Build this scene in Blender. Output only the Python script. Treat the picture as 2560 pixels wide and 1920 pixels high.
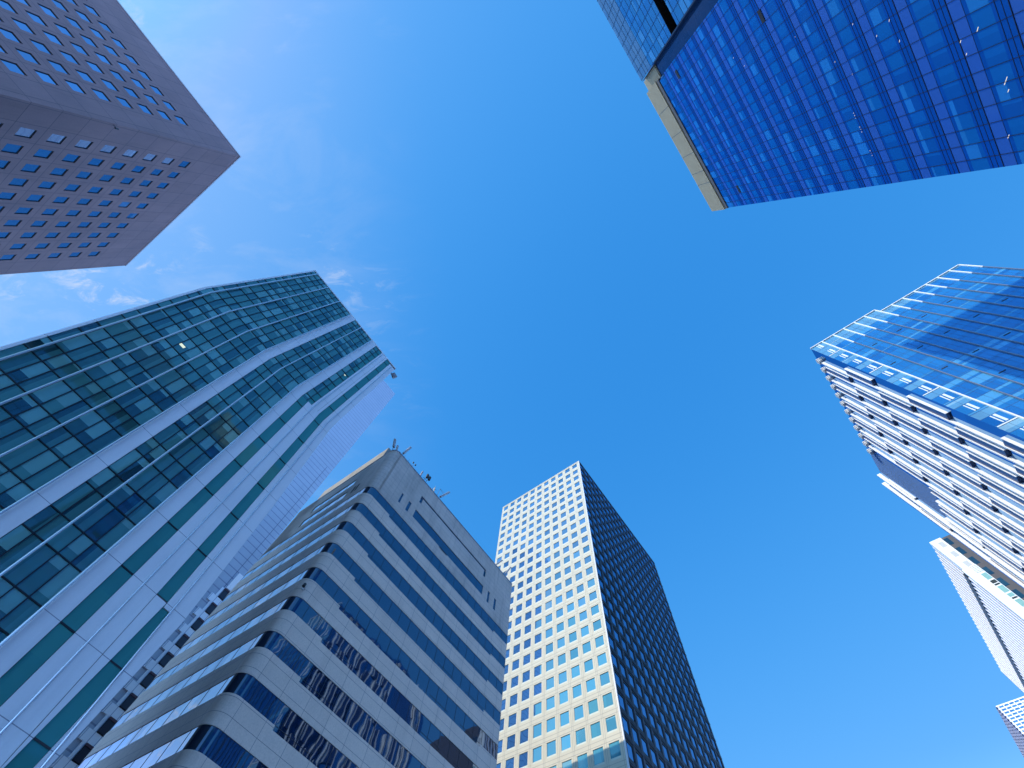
import bpy, math, random
from mathutils import Matrix, Vector
random.seed(7)
for _o in list(bpy.data.objects):
    bpy.data.objects.remove(_o)
S = bpy.context.scene
COL = S.collection
rad = math.radians
EYE = 1.6                                        # camera height above the pavement

# ------------------------------------------------------------------ camera
RX = (0.9975257664, 0.0, -0.0703018159)
RY = (0.0234254386, 0.9428517801, 0.3323879807)
RZ = (0.0662841922, -0.3332124261, 0.9405189445)
cam = bpy.data.cameras.new('camera')
cam.sensor_width = 36.0
FPX = 1050.0 / 2560.0
cam.lens = 36.0 * FPX
cam.clip_start = 0.1
cam.clip_end = 6000.0
camo = bpy.data.objects.new('camera', cam)
COL.objects.link(camo)
camo.matrix_world = Matrix(((RX[0], -RX[1], -RX[2], 0), (RY[0], -RY[1], -RY[2], 0), (RZ[0], -RZ[1], -RZ[2], EYE), (0, 0, 0, 1)))
S.camera = camo
S.render.resolution_x = 1024
S.render.resolution_y = 768

# ------------------------------------------------------------------ sky and sun
SUN_AZ = rad(220)                              # direction towards the sun in plan, from +X
SUN_EL = rad(29)
w = bpy.data.worlds.new('World')
S.world = w
w.use_nodes = True
nt = w.node_tree
nt.nodes.clear()
def wn(t, **kw):
    n = nt.nodes.new(t)
    for k, v in kw.items():
        setattr(n, k, v)
    return n
sky = wn('ShaderNodeTexSky', sky_type='NISHITA', sun_disc=False)
sky.sun_elevation = SUN_EL
sky.sun_rotation = math.pi / 2 - SUN_AZ
sky.air_density = 1.0
sky.dust_density = 0.6
sky.ozone_density = 3.0
# vivid clear-day grade of the sky: channel-wise gain and contrast
sp = wn('ShaderNodeSeparateColor'); nt.links.new(sky.outputs[0], sp.inputs[0])
hsv = wn('ShaderNodeCombineColor')
for k, (ref, gain, ex, top) in enumerate(((0.68, 0.56, 1.42, 2.2), (1.17, 3.25, 0.56, 7.0), (2.25, 8.5, 0.33, 10.5))):
    d1 = wn('ShaderNodeMath', operation='DIVIDE'); d1.inputs[1].default_value = ref; nt.links.new(sp.outputs[k], d1.inputs[0])
    d2 = wn('ShaderNodeMath', operation='POWER'); d2.inputs[1].default_value = ex; nt.links.new(d1.outputs[0], d2.inputs[0])
    d3 = wn('ShaderNodeMath', operation='MULTIPLY'); d3.inputs[1].default_value = gain; nt.links.new(d2.outputs[0], d3.inputs[0])
    d4 = wn('ShaderNodeMath', operation='MINIMUM'); d4.inputs[1].default_value = top; nt.links.new(d3.outputs[0], d4.inputs[0])
    nt.links.new(d4.outputs[0], hsv.inputs[k])
tc = wn('ShaderNodeTexCoord')
# thin cirrus: the view direction projected on a high plane
sep = wn('ShaderNodeSeparateXYZ')
nt.links.new(tc.outputs['Generated'], sep.inputs[0])
mx = wn('ShaderNodeMath', operation='MAXIMUM'); mx.inputs[1].default_value = 0.08
nt.links.new(sep.outputs[2], mx.inputs[0])
cmb = wn('ShaderNodeCombineXYZ')
for k in (0, 1):
    dv = wn('ShaderNodeMath', operation='DIVIDE')
    nt.links.new(sep.outputs[k], dv.inputs[0]); nt.links.new(mx.outputs[0], dv.inputs[1])
    nt.links.new(dv.outputs[0], cmb.inputs[k])
mp = wn('ShaderNodeMapping')
mp.inputs['Rotation'].default_value = (0, 0, rad(-50))
mp.inputs['Scale'].default_value = (1.0, 2.1, 1.0)
mp.inputs['Location'].default_value = (7.3, 2.2, 0.0)
nt.links.new(cmb.outputs[0], mp.inputs[0])
nz = wn('ShaderNodeTexNoise')
nz.inputs['Scale'].default_value = 3.6; nz.inputs['Detail'].default_value = 9; nz.inputs['Roughness'].default_value = 0.62
nz.inputs['Distortion'].default_value = 0.45
nt.links.new(mp.outputs[0], nz.inputs['Vector'])
rp = wn('ShaderNodeValToRGB')
rp.color_ramp.elements[0].position = 0.49; rp.color_ramp.elements[0].color = (0, 0, 0, 1)
rp.color_ramp.elements[1].position = 0.82; rp.color_ramp.elements[1].color = (1, 1, 1, 1)
nt.links.new(nz.outputs['Fac'], rp.inputs[0])
# clouds drift in only on the western side
msk = wn('ShaderNodeMapRange'); msk.interpolation_type = 'SMOOTHSTEP'
msk.inputs['From Min'].default_value = -0.20; msk.inputs['From Max'].default_value = -0.66
msk.inputs['To Min'].default_value = 0.0; msk.inputs['To Max'].default_value = 1.0
nt.links.new(sep.outputs[0], msk.inputs[0])
pn = wn('ShaderNodeTexNoise'); pn.inputs['Scale'].default_value = 2.3; pn.inputs['Detail'].default_value = 3
nt.links.new(cmb.outputs[0], pn.inputs['Vector'])
pr = wn('ShaderNodeMapRange'); pr.interpolation_type = 'SMOOTHSTEP'; pr.inputs['From Min'].default_value = 0.45; pr.inputs['From Max'].default_value = 0.60
nt.links.new(pn.outputs['Fac'], pr.inputs[0])
mp2 = wn('ShaderNodeMapping'); mp2.inputs['Rotation'].default_value = (0, 0, rad(-40)); mp2.inputs['Scale'].default_value = (1.0, 2.6, 1.0)
nt.links.new(cmb.outputs[0], mp2.inputs[0])
fn_ = wn('ShaderNodeTexNoise'); fn_.inputs['Scale'].default_value = 7.0; fn_.inputs['Detail'].default_value = 12; fn_.inputs['Roughness'].default_value = 0.68; fn_.inputs['Distortion'].default_value = 0.6
nt.links.new(mp2.outputs[0], fn_.inputs['Vector'])
fr_ = wn('ShaderNodeMapRange'); fr_.interpolation_type = 'SMOOTHSTEP'; fr_.inputs['From Min'].default_value = 0.49; fr_.inputs['From Max'].default_value = 0.74
nt.links.new(fn_.outputs['Fac'], fr_.inputs[0])
wsp = wn('ShaderNodeMath', operation='MULTIPLY')
nt.links.new(pr.outputs[0], wsp.inputs[0]); nt.links.new(fr_.outputs[0], wsp.inputs[1])
soft = wn('ShaderNodeMath', operation='MULTIPLY'); soft.inputs[1].default_value = 0.35
nt.links.new(rp.outputs[0], soft.inputs[0])
cl = wn('ShaderNodeMath', operation='MAXIMUM')
nt.links.new(soft.outputs[0], cl.inputs[0]); nt.links.new(wsp.outputs[0], cl.inputs[1])
mu = wn('ShaderNodeMath', operation='MULTIPLY')
nt.links.new(cl.outputs[0], mu.inputs[0]); nt.links.new(msk.outputs[0], mu.inputs[1])
mu2 = wn('ShaderNodeMath', operation='MULTIPLY'); mu2.inputs[1].default_value = 0.8
nt.links.new(mu.outputs[0], mu2.inputs[0])
hzv = wn('ShaderNodeMath', operation='MULTIPLY_ADD'); hzv.inputs[1].default_value = 0.10     # thin veil
nt.links.new(msk.outputs[0], hzv.inputs[0]); nt.links.new(mu2.outputs[0], hzv.inputs[2])
mixc = wn('ShaderNodeMix', data_type='RGBA')
mixc.inputs[7].default_value = (7.2, 8.0, 9.6, 1)
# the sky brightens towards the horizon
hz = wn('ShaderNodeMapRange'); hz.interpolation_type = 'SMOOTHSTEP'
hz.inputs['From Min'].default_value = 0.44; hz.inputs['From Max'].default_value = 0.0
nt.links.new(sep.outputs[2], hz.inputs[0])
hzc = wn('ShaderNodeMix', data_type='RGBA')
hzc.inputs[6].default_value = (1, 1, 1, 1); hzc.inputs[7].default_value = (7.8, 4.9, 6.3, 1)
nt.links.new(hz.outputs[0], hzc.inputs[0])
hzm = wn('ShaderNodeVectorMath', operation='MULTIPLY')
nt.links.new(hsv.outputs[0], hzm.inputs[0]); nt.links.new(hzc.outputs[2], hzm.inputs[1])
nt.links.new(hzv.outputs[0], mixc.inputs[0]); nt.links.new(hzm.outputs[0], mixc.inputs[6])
bg = wn('ShaderNodeBackground'); bg.inputs['Strength'].default_value = 0.10
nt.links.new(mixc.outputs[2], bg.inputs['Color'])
wo = wn('ShaderNodeOutputWorld')
nt.links.new(bg.outputs[0], wo.inputs['Surface'])

sl = bpy.data.lights.new('sun', 'SUN')
sl.energy = 3.8
sl.angle = rad(0.53)
sl.color = (1.0, 0.90, 0.76)
so = bpy.data.objects.new('sun', sl)
COL.objects.link(so)
sd = Vector((math.cos(SUN_AZ) * math.cos(SUN_EL), math.sin(SUN_AZ) * math.cos(SUN_EL), math.sin(SUN_EL)))
so.rotation_euler = sd.to_track_quat('Z', 'Y').to_euler()
so.location = (0, 0, 300)
S.view_settings.view_transform = 'Standard'
S.view_settings.look = 'None'
S.view_settings.exposure = 0.0
S.view_settings.gamma = 1.0

# ------------------------------------------------------------------ materials
class NG:
    """small helper to write shader maths"""
    def __init__(self, name):
        self.m = bpy.data.materials.new(name)
        self.m.use_nodes = True
        self.t = self.m.node_tree
        self.t.nodes.clear()
        self.out = self.t.nodes.new('ShaderNodeOutputMaterial')
    def n(self, typ, **kw):
        x = self.t.nodes.new(typ)
        for k, v in kw.items():
            setattr(x, k, v)
        return x
    def put(self, sock, v):
        if isinstance(v, (int, float, tuple, list)):
            if isinstance(v, (tuple, list)) and len(v) == 3 and sock.type == 'RGBA':
                v = tuple(v) + (1.0,)
            sock.default_value = v
        else:
            self.t.links.new(v, sock)
    def math(self, op, a, b=0.0, c=0.0):
        x = self.n('ShaderNodeMath', operation=op)
        self.put(x.inputs[0], a); self.put(x.inputs[1], b); self.put(x.inputs[2], c)
        return x.outputs[0]
    def vmath(self, op, a, b=(0, 0, 0), s=None):
        x = self.n('ShaderNodeVectorMath', operation=op)
        self.put(x.inputs[0], a); self.put(x.inputs[1], b)
        if s is not None:
            self.put(x.inputs['Scale'], s)
        return x.outputs[0]
    def mix(self, f, a, b):
        x = self.n('ShaderNodeMix', data_type='RGBA')
        self.put(x.inputs[0], f); self.put(x.inputs[6], a); self.put(x.inputs[7], b)
        return x.outputs[2]
    def uv(self):
        x = self.n('ShaderNodeTexCoord')
        s = self.n('ShaderNodeSeparateXYZ')
        self.t.links.new(x.outputs['UV'], s.inputs[0])
        return x.outputs['UV'], s.outputs[0], s.outputs[1]
    def pos(self):
        return self.n('ShaderNodeNewGeometry').outputs['Position']
    def noise(self, vec, scale, detail=3, rough=0.5, col=False):
        x = self.n('ShaderNodeTexNoise')
        self.put(x.inputs['Vector'], vec)
        x.inputs['Scale'].default_value = scale; x.inputs['Detail'].default_value = detail; x.inputs['Roughness'].default_value = rough
        return x.outputs['Color'] if col else x.outputs['Fac']
    def white(self, vec):
        x = self.n('ShaderNodeTexWhiteNoise', noise_dimensions='3D')
        self.put(x.inputs[0], vec)
        return x.outputs['Value'], x.outputs['Color']
    def line(self, x, pitch, off, w):
        """1 inside a line of width w repeated every pitch"""
        a = self.math('DIVIDE', self.math('SUBTRACT', x, off), pitch)
        f = self.math('ABSOLUTE', self.math('SUBTRACT', self.math('FRACT', self.math('ADD', a, 0.5)), 0.5))
        return self.math('LESS_THAN', self.math('MULTIPLY', f, pitch), w / 2)
    def ramp(self, f, lo, hi):
        x = self.n('ShaderNodeMapRange')
        self.put(x.inputs[0], f); x.inputs[1].default_value = lo; x.inputs[2].default_value = hi
        return x.outputs[0]
    def done(self, sh):
        self.t.links.new(sh, self.out.inputs['Surface'])
        return self.m

def principled(g, col, rough=0.6, metal=0.0, normal=None, spec=0.5):
    p = g.n('ShaderNodeBsdfPrincipled')
    g.put(p.inputs['Base Color'], col); g.put(p.inputs['Roughness'], rough); g.put(p.inputs['Metallic'], metal)
    p.inputs['Specular IOR Level'].default_value = spec
    if normal is not None:
        g.put(p.inputs['Normal'], normal)
    return p.outputs[0]

def wall(name, col, col2=None, pu=None, pz=None, ou=0, oz=0, jw=0.03, joint=None, rough=0.6, speck=0.12, stain=0.0, spec=0.3, tile=0.0):
    """cladding with joints, cloudy tone, panel to panel variation and rain streaks"""
    g = NG(name)
    uvv, u, v = g.uv()
    p = g.pos()
    big = g.noise(p, 0.22, 4, 0.6)
    fine = g.noise(p, 9.0, 2, 0.6)
    col2 = col2 or tuple(c * 0.8 for c in col)
    c = g.mix(g.ramp(big, 0.3, 0.7), col2, col)
    if speck:
        c = g.mix(g.math('MULTIPLY', g.ramp(fine, 0.35, 0.75), speck), c, tuple(x * 0.45 for x in col))
    if tile and pu:
        cb = g.n('ShaderNodeCombineXYZ')
        g.put(cb.inputs[0], g.math('FLOOR', g.math('DIVIDE', g.math('SUBTRACT', u, ou), pu)))
        g.put(cb.inputs[1], g.math('FLOOR', g.math('DIVIDE', g.math('SUBTRACT', v, oz), pz or 4.0)))
        wv, _ = g.white(cb.outputs[0])
        c = g.mix(g.math('MULTIPLY', wv, tile), c, tuple(x * 0.55 for x in col))
    if stain:
        cb2 = g.n('ShaderNodeCombineXYZ')
        g.put(cb2.inputs[0], g.math('MULTIPLY', u, 1.0)); g.put(cb2.inputs[1], g.math('MULTIPLY', v, 0.12))
        st = g.noise(cb2.outputs[0], 0.8, 5, 0.65)
        c = g.mix(g.math('MULTIPLY', g.ramp(st, 0.5, 0.75), stain), c, tuple(x * 0.4 for x in col))
    j = None
    if pu:
        j = g.line(u, pu, ou, jw)
    if pz:
        jj = g.line(v, pz, oz, jw)
        j = jj if j is None else g.math('MAXIMUM', j, jj)
    if j is not None:
        c = g.mix(g.math('MULTIPLY', j, 0.85), c, joint or tuple(x * 0.3 for x in col))
    return g.done(principled(g, c, rough, 0.0, None, spec))

def plain(name, col, rough=0.5, metal=0.0, var=0.15, scale=0.5, spec=0.5):
    g = NG(name)
    f = g.ramp(g.noise(g.pos(), scale, 4, 0.6), 0.3, 0.7)
    c = g.mix(g.math('MULTIPLY', f, var), col, tuple(x * 0.5 for x in col))
    return g.done(principled(g, c, rough, metal, None, spec))

def glow(name, col, strength):
    g = NG(name)
    e = g.n('ShaderNodeEmission')
    g.put(e.inputs[0], col); e.inputs[1].default_value = strength
    return g.done(e.outputs[0])

def glass(name, dark, mid, blind, tint, r0=0.25, ior=1.5, pblind=0.35, wave=0.004, wscale=0.25, tilt=0.004, rough=0.02, tvar=0.25, zone=None, stretch=(1, 1, 0.35)):
    """coated glazing. UV cell = one pane: tone, blind height and a tiny tilt differ from pane to pane"""
    g = NG(name)
    uvv, u, v = g.uv()
    cell = g.vmath('FLOOR', uvv)
    r1, c1 = g.white(cell)
    r2, _ = g.white(g.vmath('ADD', cell, (17.3, 5.1, 2.0)))
    r3, _ = g.white(g.vmath('ADD', cell, (3.7, 41.9, 8.0)))
    fu = g.math('FRACT', u); fv = g.math('FRACT', v)
    c = g.mix(r1, dark, mid)
    # a partition or curtain edge splits some panes in two tones
    split = g.math('MULTIPLY', g.math('GREATER_THAN', fu, g.math('MULTIPLY_ADD', r3, 0.6, 0.2)), g.math('GREATER_THAN', r2, 0.45))
    c = g.mix(g.math('MULTIPLY', split, 0.6), c, mid)
    hasb = g.math('LESS_THAN', r2, pblind)
    low = g.math('GREATER_THAN', fv, g.math('SUBTRACT', 1.0, g.math('MULTIPLY_ADD', r3, 0.85, 0.1)))
    c = g.mix(g.math('MULTIPLY', hasb, low), c, blind)
    geo = g.n('ShaderNodeNewGeometry')
    wv = g.noise(g.vmath('MULTIPLY', geo.outputs['Position'], stretch), wscale, 2, 0.5, col=True)
    nrm = g.vmath('ADD', geo.outputs['Normal'], g.vmath('SCALE', g.vmath('SUBTRACT', wv, (0.5, 0.5, 0.5)), s=wave))
    nrm = g.vmath('ADD', nrm, g.vmath('SCALE', g.vmath('SUBTRACT', c1, (0.5, 0.5, 0.5)), s=tilt))
    nrm = g.vmath('NORMALIZE', nrm)
    fr = g.n('ShaderNodeFresnel'); fr.inputs['IOR'].default_value = ior
    g.put(fr.inputs['Normal'], nrm)
    fac = g.math('MULTIPLY_ADD', fr.outputs[0], 1.0 - r0, r0)
    d = g.n('ShaderNodeBsdfDiffuse'); g.put(d.inputs[0], c)
    gl = g.n('ShaderNodeBsdfGlossy'); gl.inputs['Roughness'].default_value = rough
    tcol = g.mix(g.math('MULTIPLY', r1, tvar), tint, tuple(x * 0.35 for x in tint))
    g.put(gl.inputs['Color'], tcol); g.put(gl.inputs['Normal'], nrm)
    mxs = g.n('ShaderNodeMixShader')
    g.put(mxs.inputs[0], fac)
    g.t.links.new(d.outputs[0], mxs.inputs[1]); g.t.links.new(gl.outputs[0], mxs.inputs[2])
    return g.done(mxs.outputs[0])

# ------------------------------------------------------------------ mesh building
class MB:
    def __init__(self):
        self.v = []; self.f = []; self.m = []; self.uv = []
    def poly(self, pts, mat=0, uv=None):
        b = len(self.v)
        self.v.extend(pts)
        self.f.append(tuple(range(b, b + len(pts))))
        self.m.append(mat)
        self.uv.append(uv or [(0.0, 0.0)] * len(pts))
    def add(self, o):
        b = len(self.v)
        self.v.extend(o.v)
        self.f.extend(tuple(i + b for i in f) for f in o.f)
        self.m.extend(o.m); self.uv.extend(o.uv)
    def cyl(self, a, b, r, seg=8, mat=0, r2=None):
        a = Vector(a); b = Vector(b); ax = (b - a).normalized()
        x = ax.orthogonal().normalized(); y = ax.cross(x)
        r2 = r if r2 is None else r2
        ra = [tuple(a + (x * math.cos(t) + y * math.sin(t)) * r) for t in [2 * math.pi * i / seg for i in range(seg)]]
        rb = [tuple(b + (x * math.cos(t) + y * math.sin(t)) * r2) for t in [2 * math.pi * i / seg for i in range(seg)]]
        for i in range(seg):
            j = (i + 1) % seg
            self.poly([ra[i], ra[j], rb[j], rb[i]], mat)
        self.poly(ra[::-1], mat); self.poly(rb, mat)
    def build(self, name, mats, parent=None, smooth=False):
        me = bpy.data.meshes.new(name)
        me.from_pydata([tuple(p) for p in self.v], [], self.f)
        ul = me.uv_layers.new(name='UVMap')
        k = 0
        flat = []
        for q in self.uv:
            for a in q:
                flat.extend(a)
        ul.data.foreach_set('uv', flat)
        for m_ in (mats if isinstance(mats, (list, tuple)) else [mats]):
            me.materials.append(m_)
        me.polygons.foreach_set('material_index', self.m)
        if smooth:
            me.polygons.foreach_set('use_smooth', [True] * len(self.f))
        o = bpy.data.objects.new(name, me)
        COL.objects.link(o)
        if parent is not None:
            o.parent = parent
            o.matrix_parent_inverse = parent.matrix_world.inverted()
        return o

def tag(o, label=None, cat=None, group=None, kind=None):
    if label: o['label'] = label
    if cat: o['category'] = cat
    if group: o['group'] = group
    if kind: o['kind'] = kind
    return o

def empty(name, loc):
    o = bpy.data.objects.new(name, None)
    o.empty_display_size = 1.0
    COL.objects.link(o)
    o.location = loc
    o.matrix_world = Matrix.Translation(Vector(loc))
    return o

class Fac:
    """a facade: plan corner a, azimuth of its run in plan; u along it, z up from eye level, o outwards"""
    def __init__(s, a, az, toward=None):
        s.a = Vector((a[0], a[1]))
        s.d = Vector((math.cos(rad(az)), math.sin(rad(az))))
        n = Vector((s.d.y, -s.d.x))
        if n.dot(s.a) > 0:
            n = -n
        s.n = n
    def P(s, u, z, o=0.0):
        q = s.a + s.d * u + s.n * o
        return (q.x, q.y, z + EYE)
    def quad(s, mb, u0, u1, z0, z1, o=0.0, mat=0, uv=None):
        mb.poly([s.P(u0, z0, o), s.P(u1, z0, o), s.P(u1, z1, o), s.P(u0, z1, o)], mat,
                uv or [(u0, z0), (u1, z0), (u1, z1), (u0, z1)])
    def pane(s, mb, u0, u1, z0, z1, o, i, j, mat=0):
        e = 0.001
        s.quad(mb, u0, u1, z0, z1, o, mat, [(i + e, j + e), (i + 1 - e, j + e), (i + 1 - e, j + 1 - e), (i + e, j + 1 - e)])
    def box(s, mb, u0, u1, z0, z1, o0, o1, mat=0, back=False):
        s.quad(mb, u0, u1, z0, z1, o1, mat)
        for (ua, ub) in ((u0, u0), (u1, u1)):
            mb.poly([s.P(ua, z0, o0), s.P(ua, z0, o1), s.P(ua, z1, o1), s.P(ua, z1, o0)], mat, [(ua, z0), (ua + o1 - o0, z0), (ua + o1 - o0, z1), (ua, z1)])
        for zz in (z0, z1):
            mb.poly([s.P(u0, zz, o0), s.P(u1, zz, o0), s.P(u1, zz, o1), s.P(u0, zz, o1)], mat, [(u0, zz), (u1, zz), (u1, zz + o1 - o0), (u0, zz + o1 - o0)])
        if back:
            s.quad(mb, u0, u1, z0, z1, o0, mat)
    def reveal(s, mb, u0, u1, z0, z1, o0, o1, mat=0):
        s_ = [((u0, z0), (u1, z0)), ((u1, z0), (u1, z1)), ((u1, z1), (u0, z1)), ((u0, z1), (u0, z0))]
        for (p, q) in s_:
            mb.poly([s.P(p[0], p[1], o0), s.P(q[0], q[1], o0), s.P(q[0], q[1], o1), s.P(p[0], p[1], o1)], mat, [p, q, q, p])
    def grid(s, mb, us, zs, hole, o=0.0, mat=0):
        for j in range(len(zs) - 1):
            i = 0
            while i < len(us) - 1:
                if hole(i, j):
                    i += 1
                    continue
                k = i
                while k + 1 < len(us) - 1 and not hole(k + 1, j):
                    k += 1
                s.quad(mb, us[i], us[k + 1], zs[j], zs[j + 1], o, mat)
                i = k + 1

def prism(mb, plan, z0, z1, mat=0, top=True):
    n = len(plan)
    acc = 0.0
    for i in range(n):
        a, b = plan[i], plan[(i + 1) % n]
        L = math.hypot(b[0] - a[0], b[1] - a[1])
        mb.poly([(a[0], a[1], z0 + EYE), (b[0], b[1], z0 + EYE), (b[0], b[1], z1 + EYE), (a[0], a[1], z1 + EYE)], mat, [(acc, z0), (acc + L, z0), (acc + L, z1), (acc, z1)])
        acc += L
    if top:
        mb.poly([(p[0], p[1], z1 + EYE) for p in plan], mat, [(p[0], p[1]) for p in plan])

def pix(p):
    z = p[2] - EYE
    x = RX[0] * p[0] + RY[0] * p[1] + RZ[0] * z
    y = RX[1] * p[0] + RY[1] * p[1] + RZ[1] * z
    d = RX[2] * p[0] + RY[2] * p[1] + RZ[2] * z
    if d < 0.01:
        return None
    return (x / d * FPX + 0.5, y / d * FPX + 0.375)

class Parts:
    """many repeats of one part: the 100 largest in view become parts of their own, the rest one stuff part"""
    def __init__(s, name, mats, child=None, child_mats=None, cap=100):
        s.name, s.mats, s.child, s.child_mats, s.cap, s.items = name, mats, child, child_mats, cap, []
    def put(s, quad, mb, cmb=None):
        q = [pix(p) for p in quad]
        a = 0.0
        if all(q):
            for i in range(len(q)):
                x0, y0 = q[i]; x1, y1 = q[(i + 1) % len(q)]
                a += x0 * y1 - x1 * y0
            cx = sum(p[0] for p in q) / len(q); cy = sum(p[1] for p in q) / len(q)
            a = abs(a)
            if not (-0.005 < cx < 1.005 and -0.005 < cy < 0.755):
                a = 0.0
        s.items.append((a, len(s.items), mb, cmb))
    def build(s, parent):
        s.items.sort(key=lambda t: -t[0])
        rest = MB(); crest = MB()
        n = 0
        for a, _, mb, cmb in s.items:
            if a > 0 and n < s.cap:
                o = mb.build(s.name, s.mats, parent)
                if cmb is not None:
                    cmb.build(s.child, s.child_mats, o)
                n += 1
            else:
                rest.add(mb)
                if cmb is not None:
                    crest.add(cmb)
        if rest.f:
            o = tag(rest.build(s.name, s.mats, parent), kind='stuff')
            if crest.f:
                tag(crest.build(s.child, s.child_mats, o), kind='stuff')

# ------------------------------------------------------------------ ground
gm = MB()
G = 2500.0
gm.poly([(-G, -G, 0), (G, -G, 0), (G, G, 0), (-G, G, 0)], 0, [(-G, -G), (G, -G), (G, G), (-G, G)])
tag(gm.build('ground', wall('paving', (0.17, 0.17, 0.175), None, 0.6, 0.6, jw=0.012, rough=0.85)), kind='structure')

# ================================================================== stone building, top left
def stone_building():
    H = 99.0
    A = (-65.87, -17.79)
    fl = Fac(A, 147.28); fu = Fac(A, -123.44)
    LL, LU = 41.4, 62.0
    root = empty('stone_office_building', (A[0], A[1], 0))
    tag(root, 'pinkish grey stone office building with small square windows, at the upper left of the street', 'building')
    stone_l = wall('rose granite panels', (0.35, 0.205, 0.195), (0.275, 0.168, 0.168), 3.37, 3.88, 5.45 - 1.685, 0.8918 * H - 1.94, 0.075, (0.10, 0.07, 0.08), 0.55, 0.3, 0.32, 0.3, 0.30)
    stone_u = wall('rose granite panels south', (0.35, 0.205, 0.195), (0.275, 0.168, 0.168), 3.02, 3.88, 5.45 - 1.51, 0.8918 * H - 1.94, 0.075, (0.10, 0.07, 0.08), 0.55, 0.3, 0.32, 0.3, 0.30)
    trim = plain('dark window trim', (0.06, 0.055, 0.06), 0.4)
    gls = glass('square window glass', (0.015, 0.06, 0.13), (0.03, 0.10, 0.19), (0.12, 0.2, 0.3), (0.34, 0.50, 0.74), 0.36, 1.6, 0.05, 0.01, 0.5, 0.012, tvar=0.3)
    wins = Parts('window', [trim, stone_l], 'pane', [gls])
    wallmb = {}
    for f, L, n, pit, key in ((fl, LL, 10, 3.37, 'l'), (fu, LU, 17, 3.02, 'u')):
        us = [0.0]; zs = []
        ww, wh = 1.74, 1.98
        for k in range(n):
            c = 5.45 + pit * k
            us += [c - ww / 2, c + ww / 2]
        us.append(L)
        zc = [0.8918 * H - 3.88 * j for j in range(22)]
        zs = [-EYE]
        for c in reversed(zc):
            zs += [c - wh / 2, c + wh / 2]
        zs.append(H)
        mb = MB()
        f.grid(mb, us, zs, lambda i, j: i % 2 == 1 and j % 2 == 1)
        for k in range(n):
            c = 5.45 + pit * k
            for j, z in enumerate(zc):
                m_ = MB(); p_ = MB()
                f.reveal(m_, c - ww / 2, c + ww / 2, z - wh / 2, z + wh / 2, 0.0, -0.15, 0)
                e = 0.07
                f.box(m_, c - ww / 2, c + ww / 2, z - wh / 2, z - wh / 2 + e, -0.15, -0.10, 0)
                f.box(m_, c - ww / 2, c + ww / 2, z + wh / 2 - e, z + wh / 2, -0.15, -0.10, 0)
                f.pane(p_, c - ww / 2, c + ww / 2, z - wh / 2, z + wh / 2, -0.13, k + (100 if key == 'u' else 0), j)
                wins.put([f.P(c - ww / 2, z - wh / 2), f.P(c + ww / 2, z - wh / 2), f.P(c + ww / 2, z + wh / 2), f.P(c - ww / 2, z + wh / 2)], m_, p_)
        mb.build('wall', stone_l if key == 'l' else stone_u, root)
    wins.build(root)
    # body behind, roof and metal coping
    b = MB()
    p0 = fl.P(0, 0, 0); p1 = fl.P(LL, 0, 0); p2 = fu.P(LU, 0, 0)
    p3 = (p1[0] + p2[0] - p0[0], p1[1] + p2[1] - p0[1])
    sh = -0.42
    q0 = fl.P(0.42, 0, sh); 
    b.poly([(p0[0], p0[1], H + EYE), (p1[0], p1[1], H + EYE), (p3[0], p3[1], H + EYE), (p2[0], p2[1], H + EYE)], 0)
    b.poly([(p1[0], p1[1], 0), (p3[0], p3[1], 0), (p3[0], p3[1], H + EYE), (p1[0], p1[1], H + EYE)], 0, [(0, 0), (60, 0), (60, H), (0, H)])
    b.poly([(p3[0], p3[1], 0), (p2[0], p2[1], 0), (p2[0], p2[1], H + EYE), (p3[0], p3[1], H + EYE)], 0, [(0, 0), (60, 0), (60, H), (0, H)])
    b.build('rear_wall', stone_l, root)
    c = MB()
    fl.box(c, -0.1, LL, H, H + 0.35, -0.4, 0.1, 0); fu.box(c, -0.1, LU, H + 0.003, H + 0.347, -0.4, 0.098, 0)
    c.build('coping', plain('pale coping', (0.55, 0.48, 0.50), 0.4), root)
    k = MB()                                                    # little spot lamp on the corner
    a = fl.P(0.3, 0.712 * H, 0.0); bb = fl.P(0.3, 0.712 * H, 0.55)
    k.cyl(a, bb, 0.05); k.cyl(fl.P(0.3, 0.712 * H - 0.25, 0.55), fl.P(0.3, 0.712 * H + 0.2, 0.6), 0.14)
    tag(k.build('wall_lamp', trim), 'small dark lamp bracketed to the corner edge of the pinkish stone building', 'lamp')

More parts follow.
